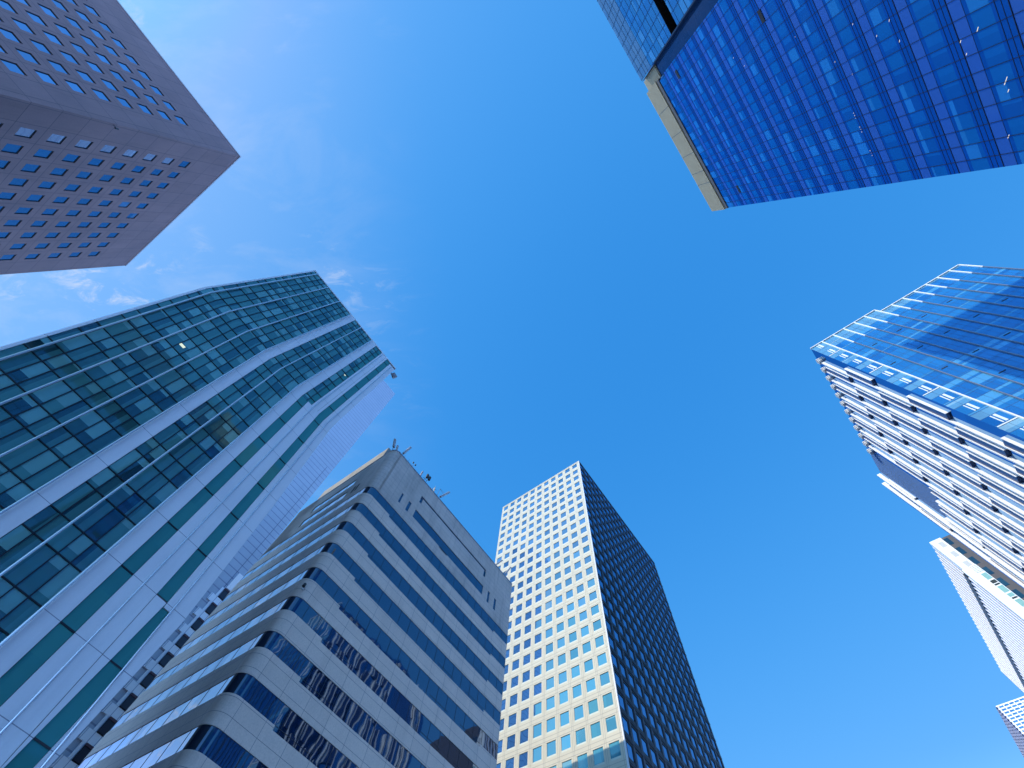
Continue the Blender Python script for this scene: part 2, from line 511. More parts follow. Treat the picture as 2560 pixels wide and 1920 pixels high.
# ================================================================== blue glass tower, top right
def blue_tower():
    H = 98.0
    f = Fac((39.01, -4.54), -125.03)
    root = empty('blue_glass_tower', (39.01, -4.54, 0))
    tag(root, 'deep blue glass curtain wall tower under a ribbed beige parapet, filling the upper right', 'building')
    LM = 28.5
    vis = glass('blue vision glass', (0.004, 0.06, 0.22), (0.008, 0.17, 0.46), (0.03, 0.27, 0.60), (0.07, 0.31, 0.74), 0.36, 1.5, 0.30, 0.006, 0.12, 0.006, tvar=0.5)
    spn = glass('violet blue spandrel glass', (0.035, 0.11, 0.36), (0.045, 0.13, 0.39), (0.05, 0.13, 0.39), (0.16, 0.32, 0.76), 0.36, 1.5, 0.0, 0.006, 0.12, 0.006, tvar=0.25)
    drk = glass('deep blue margin glass', (0.004, 0.05, 0.26), (0.005, 0.07, 0.30), (0.005, 0.07, 0.30), (0.04, 0.25, 0.66), 0.42, 1.5, 0.0, 0.006, 0.12, 0.006, tvar=0.3)
    mul = plain('navy mullion', (0.015, 0.02, 0.05), 0.4, 0.3)
    black = plain('black opening', (0.006, 0.006, 0.008), 0.6)
    lamp = glow('ceiling lamp', (1.0, 0.93, 0.80), 1.1)
    pu = 0.01455 * H
    pz = 0.04115 * H
    n = 20
    z1 = 0.9663 * H
    floors = [H + 0.0064 * H] + [z1 - pz * k for k in range(24)]
    panes = Parts('glass_pane', [vis, spn, drk])
    mm = MB(); thin = MB()
    rnd = random.Random(3)
    for k in range(1, len(floors)):
        top = floors[k - 1] if k > 1 else H
        z = floors[k]
        for i in range(n):
            u0 = i * pu - 0.003 * H; u1 = u0 + pu
            if i == 0: u0 = 0.0
            if i == n - 1: u1 = LM
            m_ = MB()
            # below the floor line z: spandrel, then margin, vision, margin up to the next line
            zt, zb = z, z - pz
            a = zt - 0.011 * H; b = a - 0.0035 * H; c = b - 0.0150 * H
            f.pane(m_, u0, u1, a, zt, 0, i, k * 4, 1)
            f.pane(m_, u0, u1, b, a, 0, i // 2, k * 4 + 1, 2)
            f.pane(m_, u0, u1, c, b, 0, i, k * 4 + 2, 0)
            f.pane(m_, u0, u1, zb, c, 0, i // 3, k * 4 + 3, 2)
            panes.put([f.P(u0, zb), f.P(u1, zb), f.P(u1, zt), f.P(u0, zt)], m_)
    # strip between the parapet and the first floor line
    for i in range(n):
        u0 = max(0, i * pu - 0.003 * H); u1 = min(LM, i * pu - 0.003 * H + pu)
        m_ = MB()
        f.pane(m_, u0, u1, z1, H, 0, i, 900, 0)
        panes.put([f.P(u0, z1), f.P(u1, z1), f.P(u1, H), f.P(u0, H)], m_)
    for i in range(1, n + 1):
        u = min(max(i * pu - 0.003 * H, 0.03), LM - 0.03)
        f.box(mm, u - 0.022, u + 0.022, -EYE, H, -0.02, 0.035)
    for z in floors[1:]:
        f.box(mm, 0.0, LM, z - 0.024, z + 0.024, -0.02, 0.03)
        f.box(thin, 0.0, LM, z - 0.011 * H - 0.012, z - 0.011 * H + 0.012, -0.02, 0.012)
        f.box(thin, 0.0, LM, z + 0.0045 * H - 0.018, z + 0.0045 * H + 0.018, -0.02, 0.014)
        f.box(thin, 0.0, LM, z + 0.0088 * H - 0.018, z + 0.0088 * H + 0.018, -0.02, 0.016)
    panes.build(root)
    mm.build('mullion_grid', mul, root); thin.build('transom', mul, root)
    # open smoke vents
    for (ua, ub, za, zb) in ((0.2612, 0.2766, 0.9090, 0.9186), (0.2300, 0.2445, 0.6346, 0.6413), (0.0275, 0.0422, 0.9101, 0.9180), (0.118, 0.1325, 0.300, 0.307)):
        v = MB()
        f.box(v, ua * H, ub * H, za * H, zb * H, 0.0, 0.06)
        v.build('open_vent', black, root)
    # lamps glimpsed through the glass
    for (u, z, l) in ((0.0705, 0.408, 0.75), (0.0625, 0.4085, 0.3), (0.0745, 0.366, 0.9), (0.064, 0.3655, 0.35), (0.1010, 0.4290, 0.2), (0.115, 0.415, 0.4), (0.112, 0.43, 0.25),
                      (0.026, 0.4195, 0.4), (0.135, 0.48, 0.25), (0.149, 0.5, 0.2), (0.155, 0.482, 0.25), (0.17, 0.52, 0.18), (0.148, 0.56, 0.16), (0.128, 0.545, 0.16),
                      (0.09, 0.565, 0.14), (0.087, 0.565, 0.14), (0.084, 0.565, 0.14), (0.073, 0.565, 0.14), (0.070, 0.565, 0.14), (0.067, 0.565, 0.14), (0.0435, 0.565, 0.12), (0.0405, 0.565, 0.12),
                      (0.0375, 0.565, 0.12), (0.2235, 0.73, 0.2), (0.2155, 0.715, 0.16), (0.2055, 0.715, 0.2), (0.194, 0.6, 0.14), (0.1475, 0.385, 0.5), (0.138, 0.385, 0.3), (0.16, 0.44, 0.3)):
        q = MB()
        l *= 0.7
        q.poly([f.P(u * H - l / 2, z * H + l * 0.35, 0.012), f.P(u * H - l / 2, z * H + l * 0.35 + 0.055, 0.012), f.P(u * H + l / 2, z * H - l * 0.35 + 0.055, 0.012), f.P(u * H + l / 2, z * H - l * 0.35, 0.012)])
        q.build('ceiling_lamp', lamp, root)
    # ribbed parapet
    rib = plain('ribbed beige cladding', (0.52, 0.42, 0.25), 0.6)
    r_ = MB(); s_ = MB()
    zp0, zp1 = 1.0125 * H, 1.086 * H
    nr = 13
    for q in range(nr):
        a = zp0 + (zp1 - zp0) * q / nr; b = zp0 + (zp1 - zp0) * (q + 1) / nr
        f.box(r_, -0.15, LM + 0.2, a + 0.16, b - 0.03, 0.10, 0.34)
    f.box(r_, -0.1, LM + 0.15, zp0, zp1, -0.5, 0.12)
    r_.build('parapet', rib, root)
    f.box(s_, -0.05, LM + 0.1, H, zp0, -0.3, 0.16)
    s_.build('soffit', plain('brown soffit', (0.12, 0.10, 0.085), 0.7), root)
    for u in (6.5, 9.2, 13.4, 18.2, 23.6):
        j = MB(); f.box(j, u - 0.03, u + 0.03, zp0 + 0.1, zp1 - 0.05, 0.25, 0.345); j.build('panel_joint', mul, root)
    # recessed channel and the further block
    U0 = 0.3175 * H
    ch = MB(); chr_ = MB()
    dk = glass('slate channel glass', (0.01, 0.03, 0.07), (0.03, 0.06, 0.12), (0.03, 0.06, 0.12), (0.16, 0.25, 0.42), 0.25, 1.5, 0.0, 0.006, 0.12, 0.006)
    wch = U0 - LM
    rec = -1.2
    for k in range(60):
        za = 1.015 * H - 1.9 * (k + 1); zb = za + 1.9
        if za < 0: break
        for i in range(2):
            f.pane(ch, LM + wch * i / 2, LM + wch * (i + 1) / 2, za, zb, rec, i, k)
    ch.build('channel_glass', dk, root)
    f.box(chr_, LM + 0.2, U0, 1.015 * H, 1.108 * H, rec - 0.4, rec + 0.1)
    for q in range(18):
        a = 1.017 * H + 0.5 * q
        f.box(chr_, LM + 0.2, U0, a, a + 0.36, rec + 0.1, rec + 0.25)
    chr_.build('channel_cladding', rib, root)
    sd = MB()
    sd.poly([f.P(LM, -EYE, 0), f.P(LM, -EYE, -4), f.P(LM, H, -4), f.P(LM, H, 0)], 0)
    sd.poly([f.P(U0, -EYE, 0), f.P(U0, -EYE, -4), f.P(U0, 1.086 * H, -4), f.P(U0, 1.086 * H, 0)], 0)
    f.box(sd, U0, U0 + 0.22, -EYE, 0.98 * H, -0.1, 0.05)
    sd.build('corner_post', mul, root)
    v2 = glass('pale blue block glass', (0.02, 0.14, 0.30), (0.04, 0.24, 0.46), (0.09, 0.33, 0.52), (0.18, 0.45, 0.76), 0.40, 1.5, 0.35, 0.006, 0.12, 0.008, tvar=0.55)
    v2p = glass('silver blue block glass', (0.10, 0.20, 0.28), (0.14, 0.25, 0.33), (0.16, 0.28, 0.35), (0.30, 0.45, 0.62), 0.4, 1.5, 0.3, 0.006, 0.12, 0.008)
    blk = Parts('block_pane', [v2, v2p])
    m2 = MB()
    ztop = 1.0865 * H
    LB = 36.0
    rows = [ztop]
    while rows[-1] > 2: rows.append(rows[-1] - (1.75 if len(rows) % 2 else 2.28))
    z_hi, z_lo = 0.864 * H, 0.8325 * H
    nb = int(LB / 1.9)
    for k in range(len(rows) - 1):
        za, zb = rows[k + 1], rows[k]
        if za < z_hi < zb: za = z_hi
        elif za < z_lo < zb: zb = z_lo
        elif za >= z_lo and zb <= z_hi: continue
        for i in range(nb):
            m_ = MB()
            f.pane(m_, U0 + 0.22 + 1.9 * i, U0 + 0.22 + 1.9 * (i + 1), za, zb, 0.02, i, 50 + k, 1 if zb > 1.02 * H else 0)
            blk.put([f.P(U0 + 1.9 * i, za), f.P(U0 + 1.9 * (i + 1), za), f.P(U0 + 1.9 * (i + 1), zb), f.P(U0 + 1.9 * i, zb)], m_)
        f.box(m2, U0 + 0.2, U0 + LB, za - 0.03, za + 0.03, 0, 0.05)
    for i in range(nb + 1):
        f.box(m2, U0 + 0.2 + 1.9 * i - 0.025, U0 + 0.2 + 1.9 * i + 0.025, z_hi, ztop, 0, 0.06)
        f.box(m2, U0 + 0.2 + 1.9 * i - 0.025, U0 + 0.2 + 1.9 * i + 0.025, -EYE, z_lo, 0, 0.06)
    blk.build(root)
    m2.build('block_mullion_grid', mul, root)
    rc = MB()
    f.quad(rc, U0 + 0.2, U0 + LB, z_lo - 0.2, z_hi + 0.2, -1.4)
    f.quad(rc, U0 + 0.2, U0 + LB, z_lo, z_lo, 0)
    rc.poly([f.P(U0 + 0.2, z_hi, 0), f.P(U0 + LB, z_hi, 0), f.P(U0 + LB, z_hi, -1.4), f.P(U0 + 0.2, z_hi, -1.4)])
    rc.poly([f.P(U0 + 0.2, z_lo, 0), f.P(U0 + LB, z_lo, 0), f.P(U0 + LB, z_lo, -1.4), f.P(U0 + 0.2, z_lo, -1.4)])
    rc.build('open_floor', black, root)
    # body
    b = MB()
    a = f.P(0.05, 0, -0.12); c = f.P(LM - 0.05, 0, -0.12); e = f.P(LM - 0.05, 0, -26); g = f.P(0.05, 0, -26)
    prism(b, [a[:2], c[:2], e[:2], g[:2]], -EYE, 1.08 * H)
    a = f.P(U0 + 0.1, 0, -1.6); c = f.P(U0 + LB, 0, -1.6); e = f.P(U0 + LB, 0, -26); g = f.P(LM - 0.04, 0, -26); h = f.P(LM - 0.04, 0, -2.2); i_ = f.P(U0 + 0.1, 0, -2.2)
    prism(b, [a[:2], c[:2], e[:2], g[:2], h[:2], i_[:2]], -EYE, 1.08 * H)
    b.build('core', plain('mirror side glass', (0.30, 0.46, 0.70), 0.06, 0.85, 0.3), root)  # unseen sides made mirror-like to brighten their reflection in the finned tower

# ================================================================== green glass building, left
def green_building():
    Hs = 70.0
    A = (-37.736, 4.7125)
    f = Fac(A, 55.8)
    root = empty('green_glass_building', (A[0], A[1], 0))
    tag(root, 'green glass building with kinked bands of white panels and slim rails, on the left', 'building')
    ZC = 0.653 * Hs
    K = 0.1
    U = lambda u0, z: u0 + max(0.0, ZC - z) * K
    ROOF = 1.0 * Hs
    teal = glass('teal vision glass', (0.012, 0.05, 0.06), (0.085, 0.27, 0.245), (0.16, 0.38, 0.35), (0.34, 0.56, 0.64), 0.20, 1.5, 0.42, 0.012, 0.14, 0.010, tvar=0.5)
    tgr = glass('green spandrel glass', (0.045, 0.235, 0.22), (0.055, 0.27, 0.245), (0.055, 0.27, 0.245), (0.2, 0.42, 0.50), 0.08, 1.5, 0.0, 0.010, 0.14, 0.006, tvar=0.2)
    white = wall('white metal panel', (0.80, 0.79, 0.80), (0.74, 0.73, 0.75), None, 4.02, 0, 0.4040 * Hs, 0.04, (0.2, 0.2, 0.25), 0.35, 0.05, 0.16, 0.4)
    rail_m = plain('silver rail', (0.62, 0.63, 0.66), 0.25, 0.6, 0.1)
    blk = plain('black mullion', (0.008, 0.010, 0.014), 0.4)
    def strip(mb, ua, ub, za, zb, o=0.0, mat=0, cell=None):
        """a piece of a band that follows the kink; split where the building bends"""
        cuts = [za] + ([ZC] if za < ZC < zb else []) + [zb]
        for q in range(len(cuts) - 1):
            a, b = cuts[q], cuts[q + 1]
            pts = [f.P(U(ua, a), a, o), f.P(U(ub, a), a, o), f.P(U(ub, b), b, o), f.P(U(ua, b), b, o)]
            if cell:
                i, j = cell
                va = 0.001 + 0.998 * (a - za) / (zb - za); vb = 0.001 + 0.998 * (b - za) / (zb - za)
                uv = [(i + .001, j + va), (i + .999, j + va), (i + .999, j + vb), (i + .001, j + vb)]
            else:
                uv = [(ua, a), (ub, a), (ub, b), (ua, b)]
            mb.poly(pts, mat, uv)
    def bar(mb, ua, ub, za, zb, o0, o1, mat=0):
        cuts = [za] + ([ZC] if za < ZC < zb else []) + [zb]
        for q in range(len(cuts) - 1):
            a, b = cuts[q], cuts[q + 1]
            strip(mb, ua, ub, a, b, o1, mat)
            for uu in (ua, ub):
                mb.poly([f.P(U(uu, a), a, o0), f.P(U(uu, a), a, o1), f.P(U(uu, b), b, o1), f.P(U(uu, b), b, o0)], mat)
        for zz in (za, zb):
            mb.poly([f.P(U(ua, zz), zz, o0), f.P(U(ub, zz), zz, o0), f.P(U(ub, zz), zz, o1), f.P(U(ua, zz), zz, o1)], mat)
    S_ = Hs
    rows = []
    z = (0.3804 - 7 * 0.0573) * S_
    while z < ROOF:
        rows.append(z); rows.append(z + 0.0236 * S_); z += 0.0573 * S_
    rows = [r for r in rows if -EYE < r < ROOF - 0.4] + [ROOF - 0.15]
    rows = [-EYE] + rows
    def cols(a, b, n):
        return [(a + (b - a) * i / n) * S_ for i in range(n + 1)]
    zones = [cols(0.0018, 0.0108, 1), cols(0.0116, 0.0484, 3), cols(0.0492, 0.0886, 3), cols(0.0894, 0.1283, 3), cols(0.1447, 0.1668, 2), cols(0.1676, 0.2058, 3)]
    panes = Parts('glass_pane', [teal, tgr])
    mu = MB()
    cid = 0
    for zi, zn in enumerate(zones):
        for c in range(len(zn) - 1):
            cid += 1
            for j in range(len(rows) - 1):
                m_ = MB()
                spn = (c == 0 and zi in (4, 5) and zn is zones[5] and False)
                strip(m_, zn[c], zn[c + 1], rows[j], rows[j + 1], 0.0, 0, (cid, j))
                za, zb = rows[j], rows[j + 1]
                panes.put([f.P(U(zn[c], za), za), f.P(U(zn[c + 1], za), za), f.P(U(zn[c + 1], zb), zb), f.P(U(zn[c], zb), zb)], m_)
            if c:
                bar(mu, zn[c] - 0.036, zn[c] + 0.036, -EYE, ROOF - 0.15, -0.02, 0.07)
        for r in rows[1:-1]:
            bar(mu, zn[0], zn[-1], r - 0.038, r + 0.038, -0.02, 0.06)
    # upper glass strip: two panes wide above the bend, one green strip below it
    for c in range(2):
        zn = cols(0.2237, 0.2452, 2)
        for j in range(len(rows) - 1):
            za, zb = max(rows[j], ZC), rows[j + 1]
            if zb <= ZC: continue
            m_ = MB(); strip(m_, zn[c], zn[c + 1], za, zb, 0.0, c, (30 + c, j))
            panes.put([f.P(U(zn[c], za), za), f.P(U(zn[c + 1], za), za), f.P(U(zn[c + 1], zb), zb), f.P(U(zn[c], zb), zb)], m_)
    for r in rows[1:-1]:
        if r > ZC:
            bar(mu, 0.2237 * S_, 0.2452 * S_, r - 0.05, r + 0.05, -0.02, 0.06)
    bar(mu, 0.2344 * S_ - 0.045, 0.2344 * S_ + 0.045, ZC, ROOF - 0.15, -0.02, 0.07)
    def green(ua, ub, zlo, zhi, i):
        for j in range(len(rows) - 1):
            if j % 2 == 0 and False: continue
            za, zb = max(rows[j], zlo), min(rows[j + 1], zhi)
            if zb - za < 0.05: continue
            m_ = MB(); strip(m_, ua, ub, za, zb, 0.0, 1, (i, j))
            panes.put([f.P(U(ua, za), za), f.P(U(ub, za), za), f.P(U(ub, zb), zb), f.P(U(ua, zb), zb)], m_)
        for r in rows[2:-1:2]:
            if zlo < r < zhi:
                bar(mu, ua, ub, r - 0.05, r + 0.05, -0.02, 0.04)
    green(0.2237 * S_, 0.2372 * S_, -EYE, ZC, 40)
    green(0.2655 * S_, 0.2782 * S_, 0.291 * S_, ROOF - 0.15, 41)
    panes.build(root)
    # the second green strip steps outwards near the bottom
    lo = Parts('glass_pane', [teal, tgr])
    zl = 0.289 * S_
    for j in range(len(rows) - 1):
        za, zb = rows[j], min(rows[j + 1], zl)
        if zb <= za: continue
        g0 = lambda z: (0.3146 + (0.289 - z / S_) * 0.019) * S_
        g1 = lambda z: (0.3280 + (0.289 - z / S_) * 0.024) * S_
        m_ = MB()
        m_.poly([f.P(g0(za), za), f.P(g1(za), za), f.P(g1(zb), zb), f.P(g0(zb), zb)], 1, [(60.01, j + .01), (60.99, j + .01), (60.99, j + .99), (60.01, j + .99)])
        lo.put([f.P(g0(za), za), f.P(g1(za), za), f.P(g1(zb), zb), f.P(g0(zb), zb)], m_)
        if j % 2:
            mu.poly([f.P(g0(zb), zb - 0.05, .03), f.P(g1(zb), zb - 0.05, .03), f.P(g1(zb), zb + 0.05, .03), f.P(g0(zb), zb + 0.05, .03)])
    lo.build(root)
    mu.build('mullion_grid', blk, root)
    # white panel strips
    def panel(ua, ub, zlo=-EYE, zhi=ROOF - 0.1, o=0.10):
        p = MB(); bar(p, ua * S_, ub * S_, zlo, zhi, -0.05, o); return p.build('panel_strip', white, root)
    panel(0.1289, 0.1441)
    panel(0.2064, 0.2231)
    panel(0.2376, 0.2494, -EYE, ZC - 0.01)
    panel(0.2499, 0.2651, -EYE, ZC - 0.01)
    panel(0.2456, 0.2600, ZC, ROOF - 0.1)
    panel(0.2604, 0.2651, ZC, ROOF - 0.1, 0.095)
    # below the step the panels fill in
    def rightedge(z):
        zz = z / S_
        if zz > 0.653: return 0.297 * S_
        return min(0.297 + 0.1 * (0.653 - zz) + 0.0045 * min(1.0, (0.653 - zz) / 0.2), 0.3385) * S_
    zsq = [-EYE] + [0.05 * S_ * i for i in range(1, 20)] + [ROOF - 0.6, zl - 0.31, zl - 0.29]
    zsq.sort()
    for (a, b, nm) in ((0.2786, 0.2860, 'panel_strip'), (0.2864, 0.297, 'panel_strip')):
        p = MB()
        for q in range(len(zsq) - 1):
            za, zb = zsq[q], zsq[q + 1]
            def uu(x, z):
                base = U(x * S_, z)
                if x > 0.29: return max(rightedge(z), 0.0)
                if z < zl - 0.3 and x < 0.28: return (0.3283 + (0.289 - z / S_) * 0.024) * S_
                return base
            if uu(a, za) >= rightedge(za) - 0.05 and uu(a, zb) >= rightedge(zb) - 0.05: continue
            l0, l1, r0_, r1_ = uu(a, za), uu(a, zb), min(uu(b, za), rightedge(za)), min(uu(b, zb), rightedge(zb))
            oo = 0.09
            p.poly([f.P(l0, za, oo), f.P(max(r0_, l0), za, oo), f.P(max(r1_, l1), zb, oo), f.P(l1, zb, oo)], 0, [(a * S_, za), (b * S_, za), (b * S_, zb), (a * S_, zb)])
            for (x0, x1) in ((l0, l1), (max(r0_, l0), max(r1_, l1))):
                p.poly([f.P(x0, za, oo), f.P(x0, za, -0.1), f.P(x1, zb, -0.1), f.P(x1, zb, oo)], 0, [(0, za), (0.2, za), (0.2, zb), (0, zb)])
        p.build(nm, white, root)
    p = MB()                                                     # fill between first white strips and the stepped green strip
    zz_ = [-EYE, 0.08 * S_, 0.16 * S_, 0.24 * S_, zl]
    for q in range(4):
        za, zb = zz_[q], zz_[q + 1]
        p.poly([f.P(U(0.2656 * S_, za), za, 0.08), f.P((0.3143 + (0.289 - za / S_) * 0.019) * S_, za, 0.08), f.P((0.3143 + (0.289 - zb / S_) * 0.019) * S_, zb, 0.08), f.P(U(0.2656 * S_, zb), zb, 0.08)], 0, [(0, za), (2, za), (2, zb), (0, zb)])
    p.build('panel_strip', white, root)
    # rails running along the bands
    def rail(u, r=0.085, o=0.30):
        m_ = MB()
        pts = [f.P(U(u * S_, -EYE), -EYE, o), f.P(u * S_, ZC, o), f.P(u * S_, ROOF - 0.5, o)]
        for a, b in zip(pts, pts[1:]): m_.cyl(a, b, r, 8)
        zt = ROOF - 0.5
        m_.cyl(f.P(u * S_, zt, o), f.P(u * S_ , zt + 0.5, -0.1), r, 8)
        for r_ in rows[1:-1:2]:
            m_.cyl(f.P(U(u * S_, r_), r_, 0), f.P(U(u * S_, r_), r_, o), 0.05, 6)
        m_.build('rail', rail_m, root, smooth=False)
    for u in (0.0112, 0.0488, 0.0890, 0.1286, 0.1672, 0.2061): rail(u)
    for u in (0.2497, 0.2862): rail(u, 0.06, 0.14)
    # edge trim and coping
    e = MB(); bar(e, 0.0, 0.0017 * S_, -EYE, ROOF, -0.3, 0.08); bar(e, -0.14, 0.0, -EYE, ROOF - 0.2, -0.5, -0.02)
    bar(e, -0.1, 0.2975 * S_, ROOF - 0.15, ROOF + 0.15, -0.6, 0.12)
    e.build('edge_trim', white, root)
    # body behind the facade
    b = MB()
    zs = [-EYE, 0.27 * S_, 0.45 * S_, ZC, ROOF - 0.02]
    DEP = 27.0  # unseen depth enlarged to shade the striped building's left face
    for q in range(len(zs) - 1):
        za, zb = zs[q], zs[q + 1]
        for o in (-0.03, -DEP):
            b.poly([f.P(U(0.05, za), za, o), f.P(rightedge(za) - 0.05, za, o), f.P(rightedge(zb) - 0.05, zb, o), f.P(U(0.05, zb), zb, o)])
        b.poly([f.P(U(0.05, za), za, -0.03), f.P(U(0.05, za), za, -DEP), f.P(U(0.05, zb), zb, -DEP), f.P(U(0.05, zb), zb, -0.03)])
        b.poly([f.P(rightedge(za) - 0.05, za, -0.03), f.P(rightedge(za) - 0.05, za, -DEP), f.P(rightedge(zb) - 0.05, zb, -DEP), f.P(rightedge(zb) - 0.05, zb, -0.03)])
    b.poly([f.P(0.05, ROOF - 0.02, -0.03), f.P(0.297 * S_, ROOF - 0.02, -0.03), f.P(0.297 * S_, ROOF - 0.02, -DEP), f.P(0.05, ROOF - 0.02, -DEP)])
    b.build('core', plain('darkened unseen side', (0.07, 0.075, 0.08), 0.5), root)  # unseen sides darkened so little light bounces onto the striped building
    # lit ceiling panels seen through the glass
    lm = glow('office lamp', (0.85, 1.0, 0.85), 0.9)
    for (u, z, a, b_) in ((0.1905, 0.2215, 0.33, 0.11), (0.0785, 0.533, 0.26, 0.16), (0.237, 0.80, 0.14, 0.1)):
        q = MB()
        f.box(q, u * S_ - a, u * S_ + a, z * S_ - b_, z * S_ + b_, 0.0, 0.02)
        q.build('ceiling_lamp', lm, root)

    # round grey drum at the roof end
    d = MB()
    c0 = f.P(0.301 * S_, 0.968 * S_, 0.2); c1 = f.P(0.311 * S_, 0.963 * S_, 0.2)
    d.cyl(f.P(0.295 * S_, 0.97 * S_, -0.3), c0, 0.07)
    d.cyl(c0, c1, 0.36, 14, 0, 0.45)
    tag(d.build('roof_drum', plain('grey drum', (0.25, 0.26, 0.30), 0.5)), 'small round grey drum sticking out at the roof end of the green glass building', 'roof fitting')

# ================================================================== tall white tower behind it
def white_tower():
    sc = 3.0; Hs = 70.0 * sc
    A = (-37.736 * sc, 4.7125 * sc)
    f = Fac(A, 55.8)
    f2 = f
    root = empty('white_tower', (A[0], A[1], 0))
    tag(root, 'tall windowless white panelled tower rising just behind the green glass building', 'building')
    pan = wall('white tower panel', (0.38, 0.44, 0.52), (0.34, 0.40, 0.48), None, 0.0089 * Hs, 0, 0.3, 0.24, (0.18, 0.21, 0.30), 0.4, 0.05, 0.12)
    smooth = plain('sunlit white block', (0.80, 0.80, 0.82), 0.35)  # white stands in for sunlight on the block capping the bay
    TOP = 0.9148 * Hs
    m = MB()
    u1 = lambda z: (0.340 + 0.0155 * max(0.0, (0.9148 - z / Hs)) / 0.56) * Hs
    zs = [-EYE, 0.2 * Hs, 0.4 * Hs, 0.6 * Hs, TOP]
    for a, b in zip(zs, zs[1:]):
        m.poly([f.P(0.285 * Hs, a), f.P(u1(a), a), f.P(u1(b), b), f.P(0.285 * Hs, b)], 0, [(0, a), (20, a), (20, b), (0, b)])
        m.poly([f.P(u1(a), a), f.P(u1(a), a, -16), f.P(u1(b), b, -16), f.P(u1(b), b)], 0, [(0, a), (16, a), (16, b), (0, b)])
        m.poly([f.P(0.285 * Hs, a), f.P(0.285 * Hs, a, -16), f.P(0.285 * Hs, b, -16), f.P(0.285 * Hs, b)], 0, [(0, a), (16, a), (16, b), (0, b)])
        m.poly([f.P(0.285 * Hs, a, -16), f.P(u1(a), a, -16), f.P(u1(b), b, -16), f.P(0.285 * Hs, b, -16)], 0, [(0, a), (16, a), (16, b), (0, b)])
    m.poly([f.P(0.285 * Hs, TOP), f.P(u1(TOP), TOP), f.P(u1(TOP), TOP, -16), f.P(0.285 * Hs, TOP, -16)])
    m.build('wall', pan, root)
    j = MB()
    zs2 = [5 + 9.7 * i for i in range(13)]
    for a, b in zip(zs2, zs2[1:]):
        off = -0.0105 * Hs
        j.poly([f.P(u1(a) + off - 0.07, a, .03), f.P(u1(a) + off + 0.07, a, .03), f.P(u1(b) + off + 0.07, b, .03), f.P(u1(b) + off - 0.07, b, .03)])
    j.build('vertical_joint', plain('dark tower joint', (0.12, 0.14, 0.22), 0.8), root)  # plain dark line along the panel joint
    # bay of small balconies up the corner
    frame = plain('maroon balcony frame', (0.07, 0.03, 0.045), 0.5)
    dark = plain('dark balcony', (0.012, 0.014, 0.03), 0.35)
    pale = wall('pale bay panel', (0.74, 0.80, 0.86), (0.70, 0.75, 0.82), 1.3, None, 0, 0, 0.12, (0.2, 0.27, 0.4), 0.3, 0.03)
    for k in range(18):
        zc = (0.3282 - 0.01845 * k) * Hs
        if zc < 4: break
        ua, ub = 0.3474 * Hs, 0.3560 * Hs
        b = MB()
        f.box(b, ua, ub, zc - 0.0044 * Hs, zc + 0.0044 * Hs, -1.0, 0.5, 0)
        o = b.build('balcony', dark, root)
        c = MB()
        f.box(c, ua - 0.1, ub + 0.05, zc + 0.0044 * Hs, zc + 0.0060 * Hs, -1.0, 0.62, 0)
        c.build('canopy', frame, o)
        p = MB()
        f.box(p, 0.3395 * Hs, 0.3561 * Hs, zc - 0.0125 * Hs, zc - 0.0050 * Hs, -1.2, 0.3, 0)
        p.build('bay_panel', pale, root)
        s = MB()
        f.box(s, 0.3440 * Hs, 0.3470 * Hs, zc - 0.0048 * Hs, zc + 0.0060 * Hs, -1.0, 0.28, 0)
        s.build('bay_panel', pale, root)
    t = MB()
    f.box(t, 0.3475 * Hs, 0.3540 * Hs, 0.3350 * Hs, 0.356 * Hs, -6.0, 0.6, 0)
    t.build('bay_cap', smooth, root)

